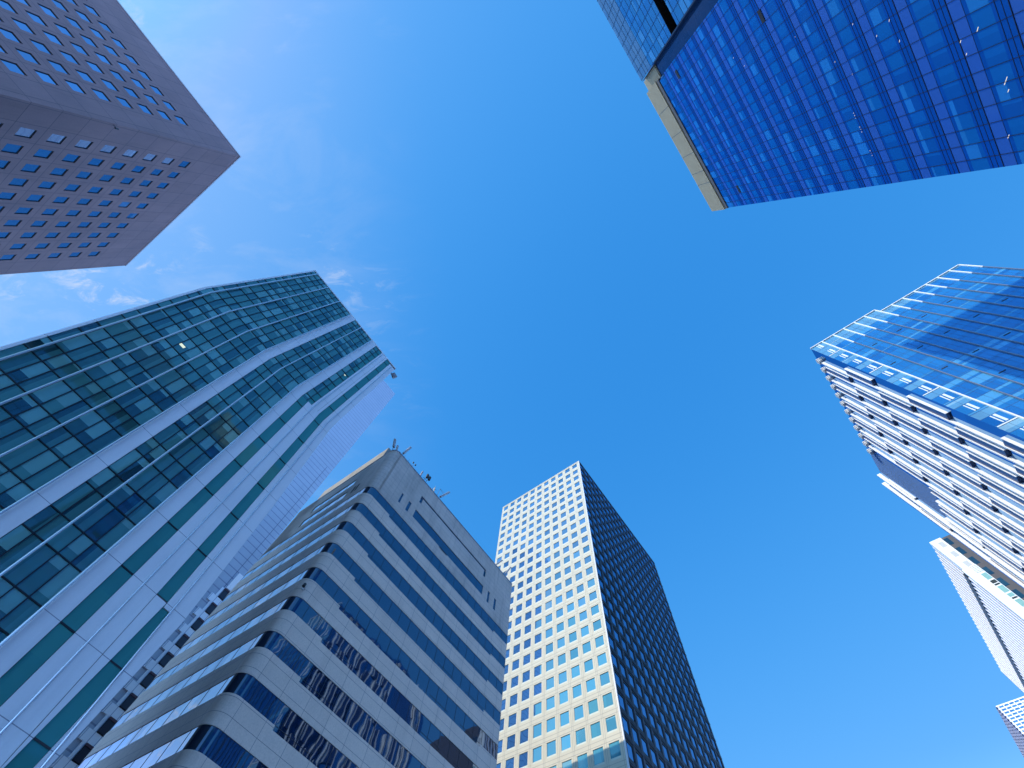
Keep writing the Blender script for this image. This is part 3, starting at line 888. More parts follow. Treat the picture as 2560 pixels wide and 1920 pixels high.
# ================================================================== striped office building
def striped_building():
    H = 61.0
    C = (-0.39821 * H, 0.53872 * H)
    R = Fac(C, 56.4); L = Fac(C, 145.4)
    LR, LLen = 0.5565 * H, 25.9
    root = empty('striped_office_building', (C[0], C[1], 0))
    tag(root, 'rounded corner office building striped with grey stone and dark blue ribbon windows', 'building')
    stone = wall('grey granite cladding', (0.80, 0.64, 0.52), (0.71, 0.575, 0.475), 2.6, 1.17, 1.22, 0.28, 0.035, (0.16, 0.14, 0.15), 0.5, 0.3, 0.22, 0.3, 0.10)
    stone_d = wall('grey granite cladding dirty', (0.70, 0.57, 0.48), (0.54, 0.45, 0.38), 2.6, 0.9, 1.22, 0.28, 0.03, (0.16, 0.14, 0.15), 0.5, 0.3, 0.6, 0.3, 0.12)
    rib = glass('ribbon window glass', (0.003, 0.012, 0.03), (0.006, 0.02, 0.045), (0.006, 0.02, 0.045), (0.50, 0.62, 0.78), 0.20, 1.5, 0.0, 0.022, 0.38, 0.006, tvar=0.10, stretch=(1, 1, 0.9))
    ribl = glass('mirror ribbon window glass', (0.004, 0.010, 0.02), (0.01, 0.02, 0.03), (0.3, 0.35, 0.3), (0.80, 0.86, 0.95), 0.65, 1.5, 0.0, 0.05, 0.3, 0.018, tvar=0.3)  # left face copy, more mirror-like to brighten what it reflects
    dark = plain('dark gasket', (0.006, 0.008, 0.015), 0.5)
    # plan outline with rounded corners, as (point, normal, running length)
    def outline(o, r=1.2):
        cor = Vector(C)
        dr, dl, nr, nl = R.d, L.d, R.n, L.n
        pts = []
        # far left end: rounded back corner
        rl = 2.6
        ang = 96.4 - 0 
        cl = cor + dl * (LLen - rl) - nl * rl
        for k in range(9):
            t = rad(88) * (1 - k / 8.0)
            nn = (nl * math.cos(t) + dl * math.sin(t))
            pts.append((cl + nn * (rl + o), nn, 'L', LLen - rl + rl * math.sin(t)))
        # straight left face to the near corner
        cosang = dr.dot(dl)
        half = math.acos(max(-1, min(1, cosang))) / 2
        tl = r / math.tan(half)
        bis = (dr + dl).normalized()
        cc = cor + bis * (r / math.sin(half))
        a0 = math.atan2(nl.y, nl.x); a1 = math.atan2(nr.y, nr.x)
        da = (a1 - a0 + math.pi) % (2 * math.pi) - math.pi
        for s in (0.75, 0.5, 0.25):
            u = tl + (LLen - rl - tl) * s
            pts.append((cor + dl * u + nl * o, nl, 'L', u))
        for k in range(11):
            t = a0 + da * k / 10.0
            nn = Vector((math.cos(t), math.sin(t)))
            pts.append((cc + nn * (r + o), nn, 'C', 0))
        for u in [tl + 0.5, 4.94, 4.95] + [4.95 + (30.3 - 4.95) * q / 6.0 for q in range(1, 6)] + [30.35, 30.36, LR]:
            pts.append((cor + dr * u + nr * o, nr, 'R', u))
        return pts
    def run(pts):
        s = [0.0]
        for a, b in zip(pts, pts[1:]): s.append(s[-1] + (b[0] - a[0]).length)
        # zero at the corner apex
        i0 = [i for i, p in enumerate(pts) if p[2] == 'C'][5]
        return [x - s[i0] for x in s]
    def sweep(mb, o, zf0, zf1, i0=0, i1=None, mat=0, cell=None):
        pts = outline(o); s = run(pts)
        i1 = len(pts) - 1 if i1 is None else i1
        for i in range(i0, i1):
            a, b = pts[i], pts[i + 1]
            za, zb, zc_, zd = zf0(a), zf0(b), zf1(b), zf1(a)
            if cell is None:
                uv = [(s[i], za), (s[i + 1], zb), (s[i + 1], zc_), (s[i], zd)]
            else:
                w_ = 1.79
                uv = [(s[i] / w_ + 200.0, cell + .01), (s[i + 1] / w_ + 200.0, cell + .01), (s[i + 1] / w_ + 200.0, cell + .99), (s[i] / w_ + 200.0, cell + .99)]
            mb.poly([(a[0].x, a[0].y, za + EYE), (b[0].x, b[0].y, zb + EYE), (b[0].x, b[0].y, zc_ + EYE), (a[0].x, a[0].y, zd + EYE)], mat, uv)
        return pts
    def ledge(mb, oa, ob, zf, mat=0, i0=0, i1=None):
        A_, B_ = outline(oa), outline(ob)
        i1 = len(A_) - 1 if i1 is None else i1
        for i in range(i0, i1):
            mb.poly([(A_[i][0].x, A_[i][0].y, zf(A_[i]) + EYE), (A_[i + 1][0].x, A_[i + 1][0].y, zf(A_[i + 1]) + EYE), (B_[i + 1][0].x, B_[i + 1][0].y, zf(B_[i + 1]) + EYE), (B_[i][0].x, B_[i][0].y, zf(B_[i]) + EYE)], mat)
    def cst(z): return lambda p: z
    def sill(z):                                 # ribbon windows drop lower along the middle of the right face
        return lambda p: z - 0.34 if (p[2] == 'R' and 4.945 < p[3] < 30.355) else z
    nfl = 13
    IN = -0.05
    tops = [0.8259 * H - 0.0638 * H * k for k in range(nfl)]
    bots = [z - 0.0264 * H for z in tops]
    i_c = [i for i, p in enumerate(outline(0)) if p[2] == 'C']
    for k in range(nfl):
        if bots[k] < 0.5: break
        g = MB()
        # left face glass (material 1), corner and right face (0)
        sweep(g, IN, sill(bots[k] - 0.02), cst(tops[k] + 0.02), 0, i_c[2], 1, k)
        sweep(g, IN, sill(bots[k] - 0.02), cst(tops[k] + 0.02), i_c[2], None, 0, k)
        mm = MB()
        pit = 1.79
        u = 2.0
        while u < LR - 0.3:
            R.box(mm, u - 0.02, u + 0.02, bots[k] - (0.34 if 4.95 < u < 30.35 else 0), tops[k], IN - 0.05, IN + 0.02)
            u += pit
        for (u0, u1, dz) in ((4.97, 8.9, 0.30), (20.5, 24.0, 0.30), (30.36 - 4.0, 30.33, 0.30)):
            R.box(mm, u0, u1, bots[k] + 0.02, bots[k] + 0.06, IN - 0.05, IN + 0.015)
        u = 2.0
        while u < LLen - 3.4:
            L.box(mm, u - 0.02, u + 0.02, bots[k], tops[k], IN - 0.05, IN + 0.02)
            u += 2.4
        mm.m = [2] * len(mm.m)
        g.add(mm)
        g.build('ribbon_window', [rib, ribl, dark], root)
    # spandrels: one ring per storey, top ring is the attic handled below
    for k in range(nfl):
        z1 = bots[k]
        z0 = tops[k + 1] if k + 1 < nfl else -EYE
        if z1 < 0.5: break
        s_ = MB()
        sweep(s_, 0.0, cst(z0), sill(z1))
        ledge(s_, 0.0, IN, cst(z0))
        ledge(s_, 0.0, IN, sill(z1))
        for uu in (4.945, 30.355):
            s_.poly([R.P(uu, z1 - 0.34, 0), R.P(uu, z1, 0), R.P(uu, z1, IN), R.P(uu, z1 - 0.34, IN)])
        s_.build('spandrel', stone, root)
    # attic wall with its own openings, right face
    at = MB()
    z0 = tops[0]; Z1 = H
    zb_ = [z0, 0.8560 * H, 0.8600 * H, 0.8885 * H, 0.8915 * H, 0.9208 * H, 0.9255 * H, 0.9410 * H, 0.9475 * H, Z1]
    ub_ = [1.3, 0.0833 * H, 0.0893 * H, 0.1113 * H, 0.1203 * H, 0.1388 * H, 0.1465 * H, 0.4255 * H, 0.4333 * H, 0.4545 * H, 0.4633 * H, 0.4840 * H, 0.4930 * H, LR]
    def hole(i, j):
        if j in (1, 2, 3) and i in (1, 3, 9, 11): return True
        if j == 2 and 5 <= i <= 7: return True
        if j == 7 and 5 <= i <= 7: return True
        if j in (5, 6) and i in (5, 7): return True
        return False
    R.grid(at, ub_, zb_, hole)
    for (a, b, c, d) in ((1, 2, 1, 4), (3, 4, 1, 4), (9, 10, 1, 4), (11, 12, 1, 4), (5, 8, 2, 3)):
        R.reveal(at, ub_[a], ub_[b], zb_[c], zb_[d], 0, -0.1)
    R.reveal(at, ub_[5], ub_[8], zb_[7], zb_[8], 0, -0.1)
    # corner and left face of the attic: openings cut out of the left face
    pts = outline(0.0); s = run(pts)
    sweep(at, 0.0, cst(z0), cst(Z1), i_c[0], i_c[-1] + 1)
    tlu = pts[i_c[0]][0]
    tl_len = (tlu - Vector(C)).length
    ul = [tl_len, 0.068 * H, 0.076 * H, 0.081 * H, 0.090 * H, 0.112 * H, 0.276 * H, 0.290 * H, 0.298 * H, 0.306 * H, 0.3145 * H, LLen - 2.6]
    zl_ = [z0, 0.856 * H, 0.886 * H, 0.916 * H, 0.943 * H, Z1]
    def holel(i, j):
        if j == 1 and i in (1, 3, 7, 9): return True
        if j == 1 and 5 <= i <= 5: return True
        if j == 3 and 5 <= i <= 5: return True
        return False
    L.grid(at, ul, zl_, holel)
    sweep(at, 0.0, cst(z0), cst(Z1), 0, 9)
    ledge(at, 0.0, IN, cst(z0))
    at.build('attic_wall', stone_d, root)
    wins = []
    def awin(F, u0, u1, z0_, z1_, m_, i, name='attic_window'):
        q = MB()
        n = max(1, int((u1 - u0) / 1.79))
        for t in range(n):
            F.pane(q, u0 + (u1 - u0) * t / n, u0 + (u1 - u0) * (t + 1) / n, z0_, z1_, -0.07, i + t, i)
            if t:
                F.box(q, u0 + (u1 - u0) * t / n - .015, u0 + (u1 - u0) * t / n + .015, z0_, z1_, -0.09, -0.05, 1)
        q.build(name, [m_, dark], root)
    for (a, b) in ((1, 2), (3, 4), (9, 10), (11, 12)): awin(R, ub_[a], ub_[b], zb_[1], zb_[4], rib, 300 + a)
    awin(R, ub_[5], ub_[8], zb_[2], zb_[3], rib, 320)
    sl_ = MB()
    R.quad(sl_, ub_[5], ub_[8], zb_[7], zb_[8], -0.08)
    R.quad(sl_, ub_[5], ub_[6], zb_[5], zb_[7], -0.08); R.quad(sl_, ub_[7], ub_[8], zb_[5], zb_[7], -0.08)
    sl_.build('slot_window', [rib], root)
    awin(L, ul[5], ul[6], zl_[3], zl_[4], ribl, 340)
    awin(L, ul[5], ul[6], zl_[1], zl_[2], ribl, 350)
    for i in (1, 3, 7, 9):
        q = MB(); L.quad(q, ul[i], ul[i + 1], zl_[1], zl_[2], -0.1); q.build('vent_slot', dark, root)
    op = MB(); R.box(op, 0.2470 * H, 0.2790 * H, 0.8570 * H, 0.8610 * H, -0.2, 0.03); op.build('open_sash', dark, root)
    # coping, roof, body
    cp = MB()
    sweep(cp, 0.06, cst(H), cst(H + 0.22)); ledge(cp, 0.06, -0.4, cst(H + 0.22)); ledge(cp, 0.06, 0.0, cst(H))
    cp.build('coping', plain('zinc coping', (0.30, 0.33, 0.40), 0.35, 0.3), root)
    bd = MB()
    ob = outline(IN - 0.06)
    plan = [(p[0].x, p[0].y) for p in ob]
    e1 = R.P(LR, 0, IN - 0.06)
    bx = R.n * -26.0
    plan2 = plan + [(e1[0] + L.d.x * (LLen - 3), e1[1] + L.d.y * (LLen - 3))]
    prism(bd, plan2, -EYE, H - 0.4)
    bd.build('core', plain('dark interior', (0.015, 0.018, 0.022), 0.6), root)
    en = MB()
    en.poly([R.P(LR, -EYE, 0), R.P(LR, -EYE, -22), R.P(LR, H, -22), R.P(LR, H, 0)], 0, [(0, 0), (22, 0), (22, H), (0, H)])
    en.build('end_wall', stone_d, root)
    # penthouse set back on the roof
    ph = MB()
    a, b, c, d = [L.P(u, 0, o)[:2] for (u, o) in ((6.2, -1.0), (23.6, -1.0), (23.6, -11), (6.2, -11))]
    prism(ph, [a, b, c, d], H - 0.5, H + 8.2)
    ph.build('penthouse', wall('weathered penthouse', (0.36, 0.34, 0.29), (0.26, 0.25, 0.22), 2.4, None, 0, 0, 0.04, None, 0.7, 0.2, 0.5), root)
    # ---- things on the building
    steel = plain('galvanised steel', (0.22, 0.23, 0.26), 0.4, 0.5)
    white = plain('weathered antenna white', (0.42, 0.40, 0.40), 0.5)
    black = plain('black radio unit', (0.03, 0.025, 0.025), 0.5)
    grp = 'antennas on the striped building roof'
    def panel_ant(u0, z0_, u1, z1_, wd, label, o=-0.25, du=0.0, F=R):
        rt = empty('panel_antenna', F.P(u0, H + 0.2, o))
        tag(rt, label, 'antenna', grp)
        pm = MB(); pm.cyl(F.P(u0, H - 0.3, o), F.P(u0 + (u1 - u0) * 0.35, H + (z1_ - H) * 0.35, o), 0.05); pm.build('pole', steel, rt)
        bm = MB()
        t0 = 0.22
        p0 = Vector(F.P(u0 + (u1 - u0) * t0, H + (z1_ - H) * t0, o + 0.12)); p1 = Vector(F.P(u1, z1_, o + 0.12))
        ax = Vector((F.d.x, F.d.y, 0)) * wd / 2; ay = Vector((F.n.x, F.n.y, 0)) * wd * 0.3
        ring = lambda p: [tuple(p + ax * x + ay * y) for x, y in ((-1, -1), (1, -1), (1.0, 0.6), (0.7, 1), (-0.7, 1), (-1.0, 0.6))]
        a_, b_ = ring(p0), ring(p1)
        for i in range(6):
            bm.poly([a_[i], a_[(i + 1) % 6], b_[(i + 1) % 6], b_[i]])
        bm.poly(a_); bm.poly(b_)
        bm.build('radome', white, rt)
    panel_ant(0.0 * H, H, -0.012 * H, 1.0195 * H + 1.2, 0.44, 'brown grey panel antenna leaning left of the rounded roof corner, tallest of the corner cluster', -0.6)
    panel_ant(0.010 * H, H, 0.0045 * H, 1.026 * H, 0.34, 'short panel antenna standing upright on the very tip of the rounded roof corner', -0.5)
    panel_ant(0.0262 * H, H, 0.0380 * H, 1.0646 * H, 0.40, 'long panel antenna leaning right just past the rounded roof corner', -0.2)
    panel_ant(0.1073 * H, H, 0.1090 * H, 1.0310 * H, 0.27, 'slim pale panel antenna beside the pair of black radio boxes', -0.2)
    panel_ant(0.1898 * H, H, 0.2208 * H, 1.0688 * H, 0.40, 'long panel antenna braced by thin wires beside the roof dish', -0.2)
    panel_ant(0.470 * H, H, 0.500 * H, 1.050 * H, 0.28, 'panel antenna seen against the pale gridded tower, nearer the roof corner', -0.2)
    panel_ant(0.515 * H, H, 0.545 * H, 1.062 * H, 0.28, 'panel antenna seen against the pale gridded tower, at the far roof end', -0.2)
    for (u0, u1, z1_, lb) in ((0.0365, 0.0376, 1.0180, 'short thin whip rod on the roof edge nearest the leaning long antenna'), (0.0534, 0.0550, 1.0200, 'lone thin whip rod on the roof edge, second past the long leaning antenna')):
        q = MB(); q.cyl(R.P(u0 * H, H - 0.2, -0.2), R.P(u1 * H, z1_ * H, -0.2), 0.035, 6)
        tag(q.build('whip_antenna', steel), lb, 'antenna', grp)
    rt = empty('floodlight', R.P(0.0701 * H, H, -0.2)); tag(rt, 'small twin headed floodlight on a thin pole at the roof edge', 'lamp')
    q = MB(); q.cyl(R.P(0.0701 * H, H - 0.2, -0.2), R.P(0.0730 * H, 1.020 * H, -0.2), 0.035, 6); q.build('pole', steel, rt)
    for du in (-0.25, 0.3):
        q = MB(); c0 = R.P(0.0735 * H + du, 1.021 * H, -0.1)
        q.cyl(c0, (c0[0], c0[1], c0[2] + 0.25), 0.11, 8, 0, 0.14); q.build('lamp_head', black, rt)
    rt = empty('radio_mast', R.P(0.124 * H, H, -0.2)); tag(rt, 'steel bracket carrying two black radio boxes on the roof edge', 'antenna', grp)
    q = MB()
    for u in (0.1205, 0.1285):
        q.cyl(R.P(u * H, H - 0.3, -0.2), R.P((u + 0.013) * H, 1.046 * H, -0.2), 0.04, 6)
    for zz in (1.008, 1.018):
        q.cyl(R.P(0.119 * H, zz * H, -0.2), R.P(0.135 * H, zz * H, -0.2), 0.03, 6)
    q.build('bracket', steel, rt)
    for u in (0.1285, 0.1375):
        q = MB(); R.box(q, u * H - 0.2, u * H + 0.2, 1.0235 * H, 1.0395 * H, -0.15, 0.12, 0, True); q.build('radio_box', black, rt)
    rt = empty('satellite_dish', R.P(0.162 * H, H, -0.3)); tag(rt, 'pale round satellite dish on the roof edge between black radio boxes and braced antenna', 'satellite dish')
    q = MB(); q.cyl(R.P(0.162 * H, H - 0.2, -0.3), R.P(0.163 * H, H + 1.1, -0.3), 0.06, 6); q.build('post', steel, rt)
    q = MB()
    cen = Vector(R.P(0.1665 * H, H + 1.0, -0.2)); ax = (Vector((R.d.x, R.d.y, 0)) * 0.75 + Vector((R.n.x, R.n.y, 0)) * 0.66).normalized()
    x = ax.orthogonal().normalized(); y = ax.cross(x)
    rings = []
    for t in range(5):
        rr = 0.62 * t / 4.0
        rings.append([tuple(cen + x * rr * math.cos(a) + y * rr * math.sin(a) + ax * (0.5 * rr * rr)) for a in [2 * math.pi * i / 16 for i in range(16)]])
    for t in range(4):
        for i in range(16):
            q.poly([rings[t][i], rings[t][(i + 1) % 16], rings[t + 1][(i + 1) % 16], rings[t + 1][i]])
    q.build('reflector', plain('dish cream', (0.72, 0.70, 0.58), 0.5), rt, True)
    q = MB(); q.cyl(tuple(cen), tuple(cen + ax * 0.55), 0.03, 6); q.build('feed_arm', steel, rt)
    q = MB()
    wa = R.P(0.1870 * H, 1.045 * H, -0.2)
    q.cyl(R.P(0.1840 * H, H - .1, -0.2), wa, 0.035, 6); q.cyl(wa, R.P(0.205 * H, 1.047 * H, -0.2), 0.018, 6); q.cyl(wa, R.P(0.203 * H, 1.040 * H, -0.2), 0.018, 6)
    tag(q.build('wire_stay', steel), 'thin bent wire stay beside the long braced roof antenna', 'antenna stay')
    q = MB()                                      # hoop rail behind the corner
    for t in range(14):
        a0_, a1_ = 2 * math.pi * t / 14, 2 * math.pi * (t + 1) / 14
        cpt = lambda a: L.P(2.6 + 0.6 * math.cos(a), H + 1.2 + 0.9 * math.sin(a), -0.7)
        q.cyl(cpt(a0_), cpt(a1_), 0.03, 5)
    q.cyl(L.P(2.6, H - 0.2, -0.7), L.P(2.6, H + 0.4, -0.7), 0.04, 6); q.cyl(L.P(2.0, H + 1.2, -0.7), L.P(5.0, H + 1.6, -0.7), 0.03, 6)
    tag(q.build('ladder_hoop', steel), 'thin wire ladder hoop at the roof between penthouse and rounded corner', 'ladder hoop')
    rt = empty('security_camera', R.P(0.2, 0.524 * H, 0)); tag(rt, 'small dark security camera fixed to the rounded stone corner', 'camera')
    bis = Vector((R.n.x + L.n.x, R.n.y + L.n.y)).normalized()
    c0 = Vector(outline(0.0)[i_c[6]][0]); z_ = 0.5248 * H + EYE
    v3 = lambda o_, dz: (c0.x + bis.x * o_, c0.y + bis.y * o_, z_ + dz)
    q = MB(); q.cyl(v3(-0.05, 0), v3(0.32, 0.0), 0.04, 6); q.build('arm', steel, rt)
    q = MB(); q.cyl(v3(0.3, 0.22), v3(0.36, -0.12), 0.15, 10, 0, 0.17); q.build('housing', black, rt)
    q = MB(); q.cyl(v3(0.2, -0.3), v3(0.3, -0.42), 0.12, 10, 0, 0.05); q.build('dome', plain('camera dome', (0.6, 0.6, 0.58), 0.2), rt, True)

# ================================================================== pale gridded tower
def grid_tower():
    H = 137.0
    A = (13.6, 78.43)
    fl = Fac(A, 143.83); fr = Fac(A, 55.68)
    LL, LR = 35.45, 55.35
    root = empty('grid_facade_tower', (A[0], A[1], 0))
    tag(root, 'tall tower with sunlit cream gridded front and dark shaded side, in the middle', 'building')
    cream = wall('cream cladding', (0.575, 0.535, 0.405), (0.54, 0.50, 0.38), None, None, rough=0.5, speck=0.04, stain=0.08)
    jm = plain('thin grey joint', (0.30, 0.29, 0.25), 0.7)
    sill = plain('greenish cream sill', (0.56, 0.60, 0.50), 0.5)
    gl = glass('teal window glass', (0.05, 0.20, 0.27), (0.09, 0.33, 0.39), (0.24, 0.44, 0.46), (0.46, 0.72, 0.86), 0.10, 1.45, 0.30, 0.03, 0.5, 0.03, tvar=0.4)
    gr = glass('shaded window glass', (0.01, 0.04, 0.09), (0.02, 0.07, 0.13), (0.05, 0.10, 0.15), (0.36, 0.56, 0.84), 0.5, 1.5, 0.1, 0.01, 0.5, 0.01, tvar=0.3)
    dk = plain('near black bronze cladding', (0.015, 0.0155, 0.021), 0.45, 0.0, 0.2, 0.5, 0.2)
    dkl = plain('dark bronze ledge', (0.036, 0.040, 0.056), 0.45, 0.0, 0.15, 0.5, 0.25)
    zc = [0.9867 * H - 3.89 * j for j in range(34)]
    wins = Parts('window', [cream, sill], 'pane', [gl])
    ww, wh = 2.34, 2.46
    us = [0.0]
    for k in range(11):
        c = 2.05 + 3.165 * k
        us += [c - ww / 2, c + ww / 2]
    us.append(LL)
    zs = [-EYE]
    for c in reversed(zc): zs += [c - wh / 2, c + wh / 2]
    zs.append(H)
    m = MB()
    fl.grid(m, us, zs, lambda i, j: i % 2 == 1 and j % 2 == 1)
    m.build('front_wall', cream, root)
    jn = MB()
    for k in range(11):
        c = 2.05 + 3.165 * k
        for s_ in (-1, 1):
            u = c + s_ * (3.165 / 2 - 0.17)
            if 0 < u < LL: fl.quad(jn, u - 0.028, u + 0.028, -EYE, H - 0.5, 0.004)
    for z in zc:
        for dz in (1.50, 2.15):
            if z + dz < H - 0.2: fl.quad(jn, 0.3, LL - 0.3, z + dz - 0.028, z + dz + 0.028, 0.008)
    fl.quad(jn, 0.28, 0.33, -EYE, H - 0.5, 0.012)
    jn.build('joint_line', jm, root)
    for k in range(11):
        c = 2.05 + 3.165 * k
        for j, z in enumerate(zc):
            m_ = MB(); p_ = MB()
            u0, u1, z0, z1 = c - ww / 2, c + ww / 2, z - wh / 2, z + wh / 2
            fl.reveal(m_, u0, u1, z0, z1, 0.0, -0.12)
            e = 0.18
            for (a, b, cc, d, mt) in ((u0, u0 + e, z0, z1, 0), (u1 - e, u1, z0, z1, 0), (u0 + e, u1 - e, z0, z0 + 0.30, 1)):
                fl.box(m_, a, b, cc, d, -0.12, -0.03, mt)
            fl.pane(p_, u0 + e, u1 - e, z0 + 0.30, z1, -0.11, k, j)
            wins.put([fl.P(u0, z0), fl.P(u1, z0), fl.P(u1, z1), fl.P(u0, z1)], m_, p_)
    wins.build(root)
    cn = MB(); fl.box(cn, -0.02, 0.26, -EYE, H, -0.2, 0.04); cn.build('corner_trim', plain('pale corner trim', (0.62, 0.63, 0.62), 0.4), root)
    cp = MB(); fl.box(cp, 0.0, LL, H, H + 0.3, -0.5, 0.05); cp.build('coping', cream, root)
    # dark side
    nr, pr = 17, 3.22
    ww2, wh2 = 2.0, 2.3
    us = [0.0]
    for k in range(nr):
        c = 1.56 + pr * k
        us += [c - ww2 / 2, c + ww2 / 2]
    us.append(LR)
    zs = [-EYE]
    for c in reversed(zc): zs += [c - wh2 / 2, c + wh2 / 2]
    zs.append(H)
    m = MB()
    fr.grid(m, us, zs, lambda i, j: i % 2 == 1 and j % 2 == 1, -0.02)
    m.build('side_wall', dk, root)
    ws = Parts('side_window', [dk], 'pane', [gr])
    for k in range(nr):
        c = 1.56 + pr * k
        for j, z in enumerate(zc):
            m_ = MB(); p_ = MB()
            u0, u1, z0, z1 = c - ww2 / 2, c + ww2 / 2, z - wh2 / 2, z + wh2 / 2
            fr.reveal(m_, u0, u1, z0, z1, -0.02, -0.14)
            fr.pane(p_, u0, u1, z0, z1, -0.12, k, j)
            ws.put([fr.P(u0, z0), fr.P(u1, z0), fr.P(u1, z1), fr.P(u0, z1)], m_, p_)
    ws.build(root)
    fn = MB()
    for z in zc:
        fr.box(fn, 0.35, LR, z + 1.62, z + 1.84, -0.02, 0.09); fr.box(fn, 0.35, LR, z + 2.05, z + 2.22, -0.02, 0.06)
    for k in range(nr + 1):
        u = 1.56 + pr * (k - 0.5)
        if u > 0.4: fr.box(fn, u - 0.30, u + 0.30, -EYE, H, -0.02, 0.05)
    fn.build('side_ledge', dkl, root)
    b = MB()
    p0 = fl.P(LL, 0, 0); p1 = fr.P(LR, 0, 0)
    p2 = (p0[0] + p1[0] - A[0], p0[1] + p1[1] - A[1])
    b.poly([(A[0], A[1], H + EYE), (p0[0], p0[1], H + EYE), (p2[0], p2[1], H + EYE), (p1[0], p1[1], H + EYE)])
    b.poly([(p0[0], p0[1], 0), (p2[0], p2[1], 0), (p2[0], p2[1], H + EYE), (p0[0], p0[1], H + EYE)])
    b.poly([(p2[0], p2[1], 0), (p1[0], p1[1], 0), (p1[0], p1[1], H + EYE), (p2[0], p2[1], H + EYE)])
    b.build('rear_wall', cream, root)

# ================================================================== finned glass tower, right
def finned_tower():
    H = 100.0
    A = (63.02, 26.64)
    f = Fac(A, -36.35); g = Fac(A, 54.11)
    root = empty('finned_glass_tower', (A[0], A[1], 0))
    tag(root, 'blue glass tower with staggered white sun fins on its near side, at the right edge', 'building')
    LF, LG = 31.3, 47.4
    bl = glass('azure glass', (0.012, 0.13, 0.36), (0.03, 0.25, 0.56), (0.10, 0.40, 0.64), (0.24, 0.52, 0.86), 0.34, 1.5, 0.18, 0.02, 0.3, 0.006, tvar=0.5)
    lt = glass('sky blue glass', (0.12, 0.32, 0.46), (0.16, 0.40, 0.54), (0.3, 0.55, 0.62), (0.45, 0.72, 0.92), 0.35, 1.5, 0.2, 0.02, 0.3, 0.006, tvar=0.2)
    fg = glass('navy side glass', (0.010, 0.04, 0.11), (0.015, 0.055, 0.145), (0.015, 0.055, 0.145), (0.20, 0.36, 0.60), 0.10, 1.5, 0.0, 0.01, 0.2, 0.004, tvar=0.2)
    wh = plain('white fin', (0.86, 0.84, 0.78), 0.4, 0.0, 0.05)
    gy = plain('shadow grey fin', (0.22, 0.25, 0.30), 0.35, 0.4)  # grey stands in for a neighbouring tower's shadow on the white fins
    bar = plain('white blind bar', (0.75, 0.82, 0.80), 0.5)
    blk = plain('black vent', (0.006, 0.006, 0.01), 0.6)
    lin = plain('blue line', (0.02, 0.06, 0.16), 0.5)
    # glass face: step in the roof line after the sixth bay
    US = [0.0, 2.72, 5.40, 7.80, 10.2, 12.55, 14.9]
    while US[-1] < LF - 2.6: US.append(US[-1] + 2.40)
    US.append(LF)
    top = lambda u: H if u < 14.8 else 0.983 * H
    panes = Parts('glass_pane', [bl, lt])
    ln = MB()
    zr = []
    z = 0.9633 * H + 0.018 * H * 2 - 4.03 * 24
    while z < H:
        zr += [z, z + 1.55, z + 1.95]; z += 4.03
    zr = [q for q in zr if q > -EYE]
    for i in range(len(US) - 1):
        t = top(US[i] + 0.1)
        rows = [q for q in zr if q < t - 0.3] + [t]
        for j in range(len(rows) - 1):
            a, b = rows[j], rows[j + 1]
            first = (i == 0)
            spn = abs((b - a) - 1.55) < 0.05
            m_ = MB()
            light = (first and spn) or (b > 0.945 * H and not (i == 1 and False) and (i < 1 or j == len(rows) - 2)) or (i < 8 and b > 0.965 * H)
            f.pane(m_, US[i], US[i + 1], a, b, 0.0, i if not spn else i // 3, j + 100 * (1 if first else 0), 1 if light else 0)
            panes.put([f.P(US[i], a), f.P(US[i + 1], a), f.P(US[i + 1], b), f.P(US[i], b)], m_)
            f.quad(ln, US[i], US[i + 1], a - 0.03, a + 0.03, 0.006)
        mid = (US[i] + US[i + 1]) / 2
        f.quad(ln, mid - 0.02, mid + 0.02, -EYE, t, 0.010)
    panes.build(root)
    ln.build('joint_line', lin, root)
    fins = Parts('white_fin', [wh]); 
    for i, u in enumerate(US[1:]):
        t = top(u - 0.2)
        zt = 0.932 * H if i else 20.0  # painted shadow edge; the first fin stays sunlit white
        m_ = MB(); f.box(m_, u - 0.10, u + 0.10, zt, t, 0.0, 0.22)
        fins.put([f.P(u - .1, zt, .3), f.P(u + .1, zt, .3), f.P(u + .1, t, .3), f.P(u - .1, t, .3)], m_)
        if i:
            l_ = MB(); f.box(l_, u - 0.075, u + 0.075, -EYE, zt, 0.0, 0.22); l_.build('shadowed_fin', gy, root)
    fins.build(root)
    cp = MB(); f.box(cp, 0.0, 14.9, H, H + 0.2, -0.3, 0.24); f.box(cp, 14.9, LF, 0.983 * H, 0.983 * H + 0.2, -0.3, 0.22); cp.build('coping', wh, root)
    # white blind bars in the first bay
    zz = [q for q in zr[0::3]]
    for k, q in enumerate(zz):
        if 40 < q < 0.97 * H:
            b_ = MB(); f.box(b_, 1.52, 1.86, q + 1.98, q + 3.9, 0.0, 0.05); f.box(b_, 1.12, 1.28, q + 1.98, q + 3.9, 0.0, 0.04)
            if k % 3 == 1: f.box(b_, 0.1, 2.6, q + 1.60, q + 1.80, 0.0, 0.03)
            b_.build('blind_bar', bar, root)
    # black open vents scattered on the glass
    for (u, z_) in ((6.05, 88.85), (3.4, 80.6), (8.55, 80.87), (6.0, 72.85), (11.0, 88.85), (13.3, 80.87), (10.9, 72.8), (15.8, 88.8), (18.3, 80.8), (15.7, 72.8), (20.6, 88.8), (8.5, 66.0), (13.2, 66.0), (23.0, 80.8), (20.4, 72.8), (18.2, 66.0)):
        v = MB(); f.box(v, u - 0.02, u + 1.0, z_ - 0.09, z_ + 0.09, 0.0, 0.05); v.build('open_vent', blk, root)
    # set back screen behind the lower roof
    sc = MB()
    for k in range(16):
        u = 15.2 + k * 1.0
        f.box(sc, u, u + 0.12, 0.97 * H, 0.998 * H, -1.6, -1.3)
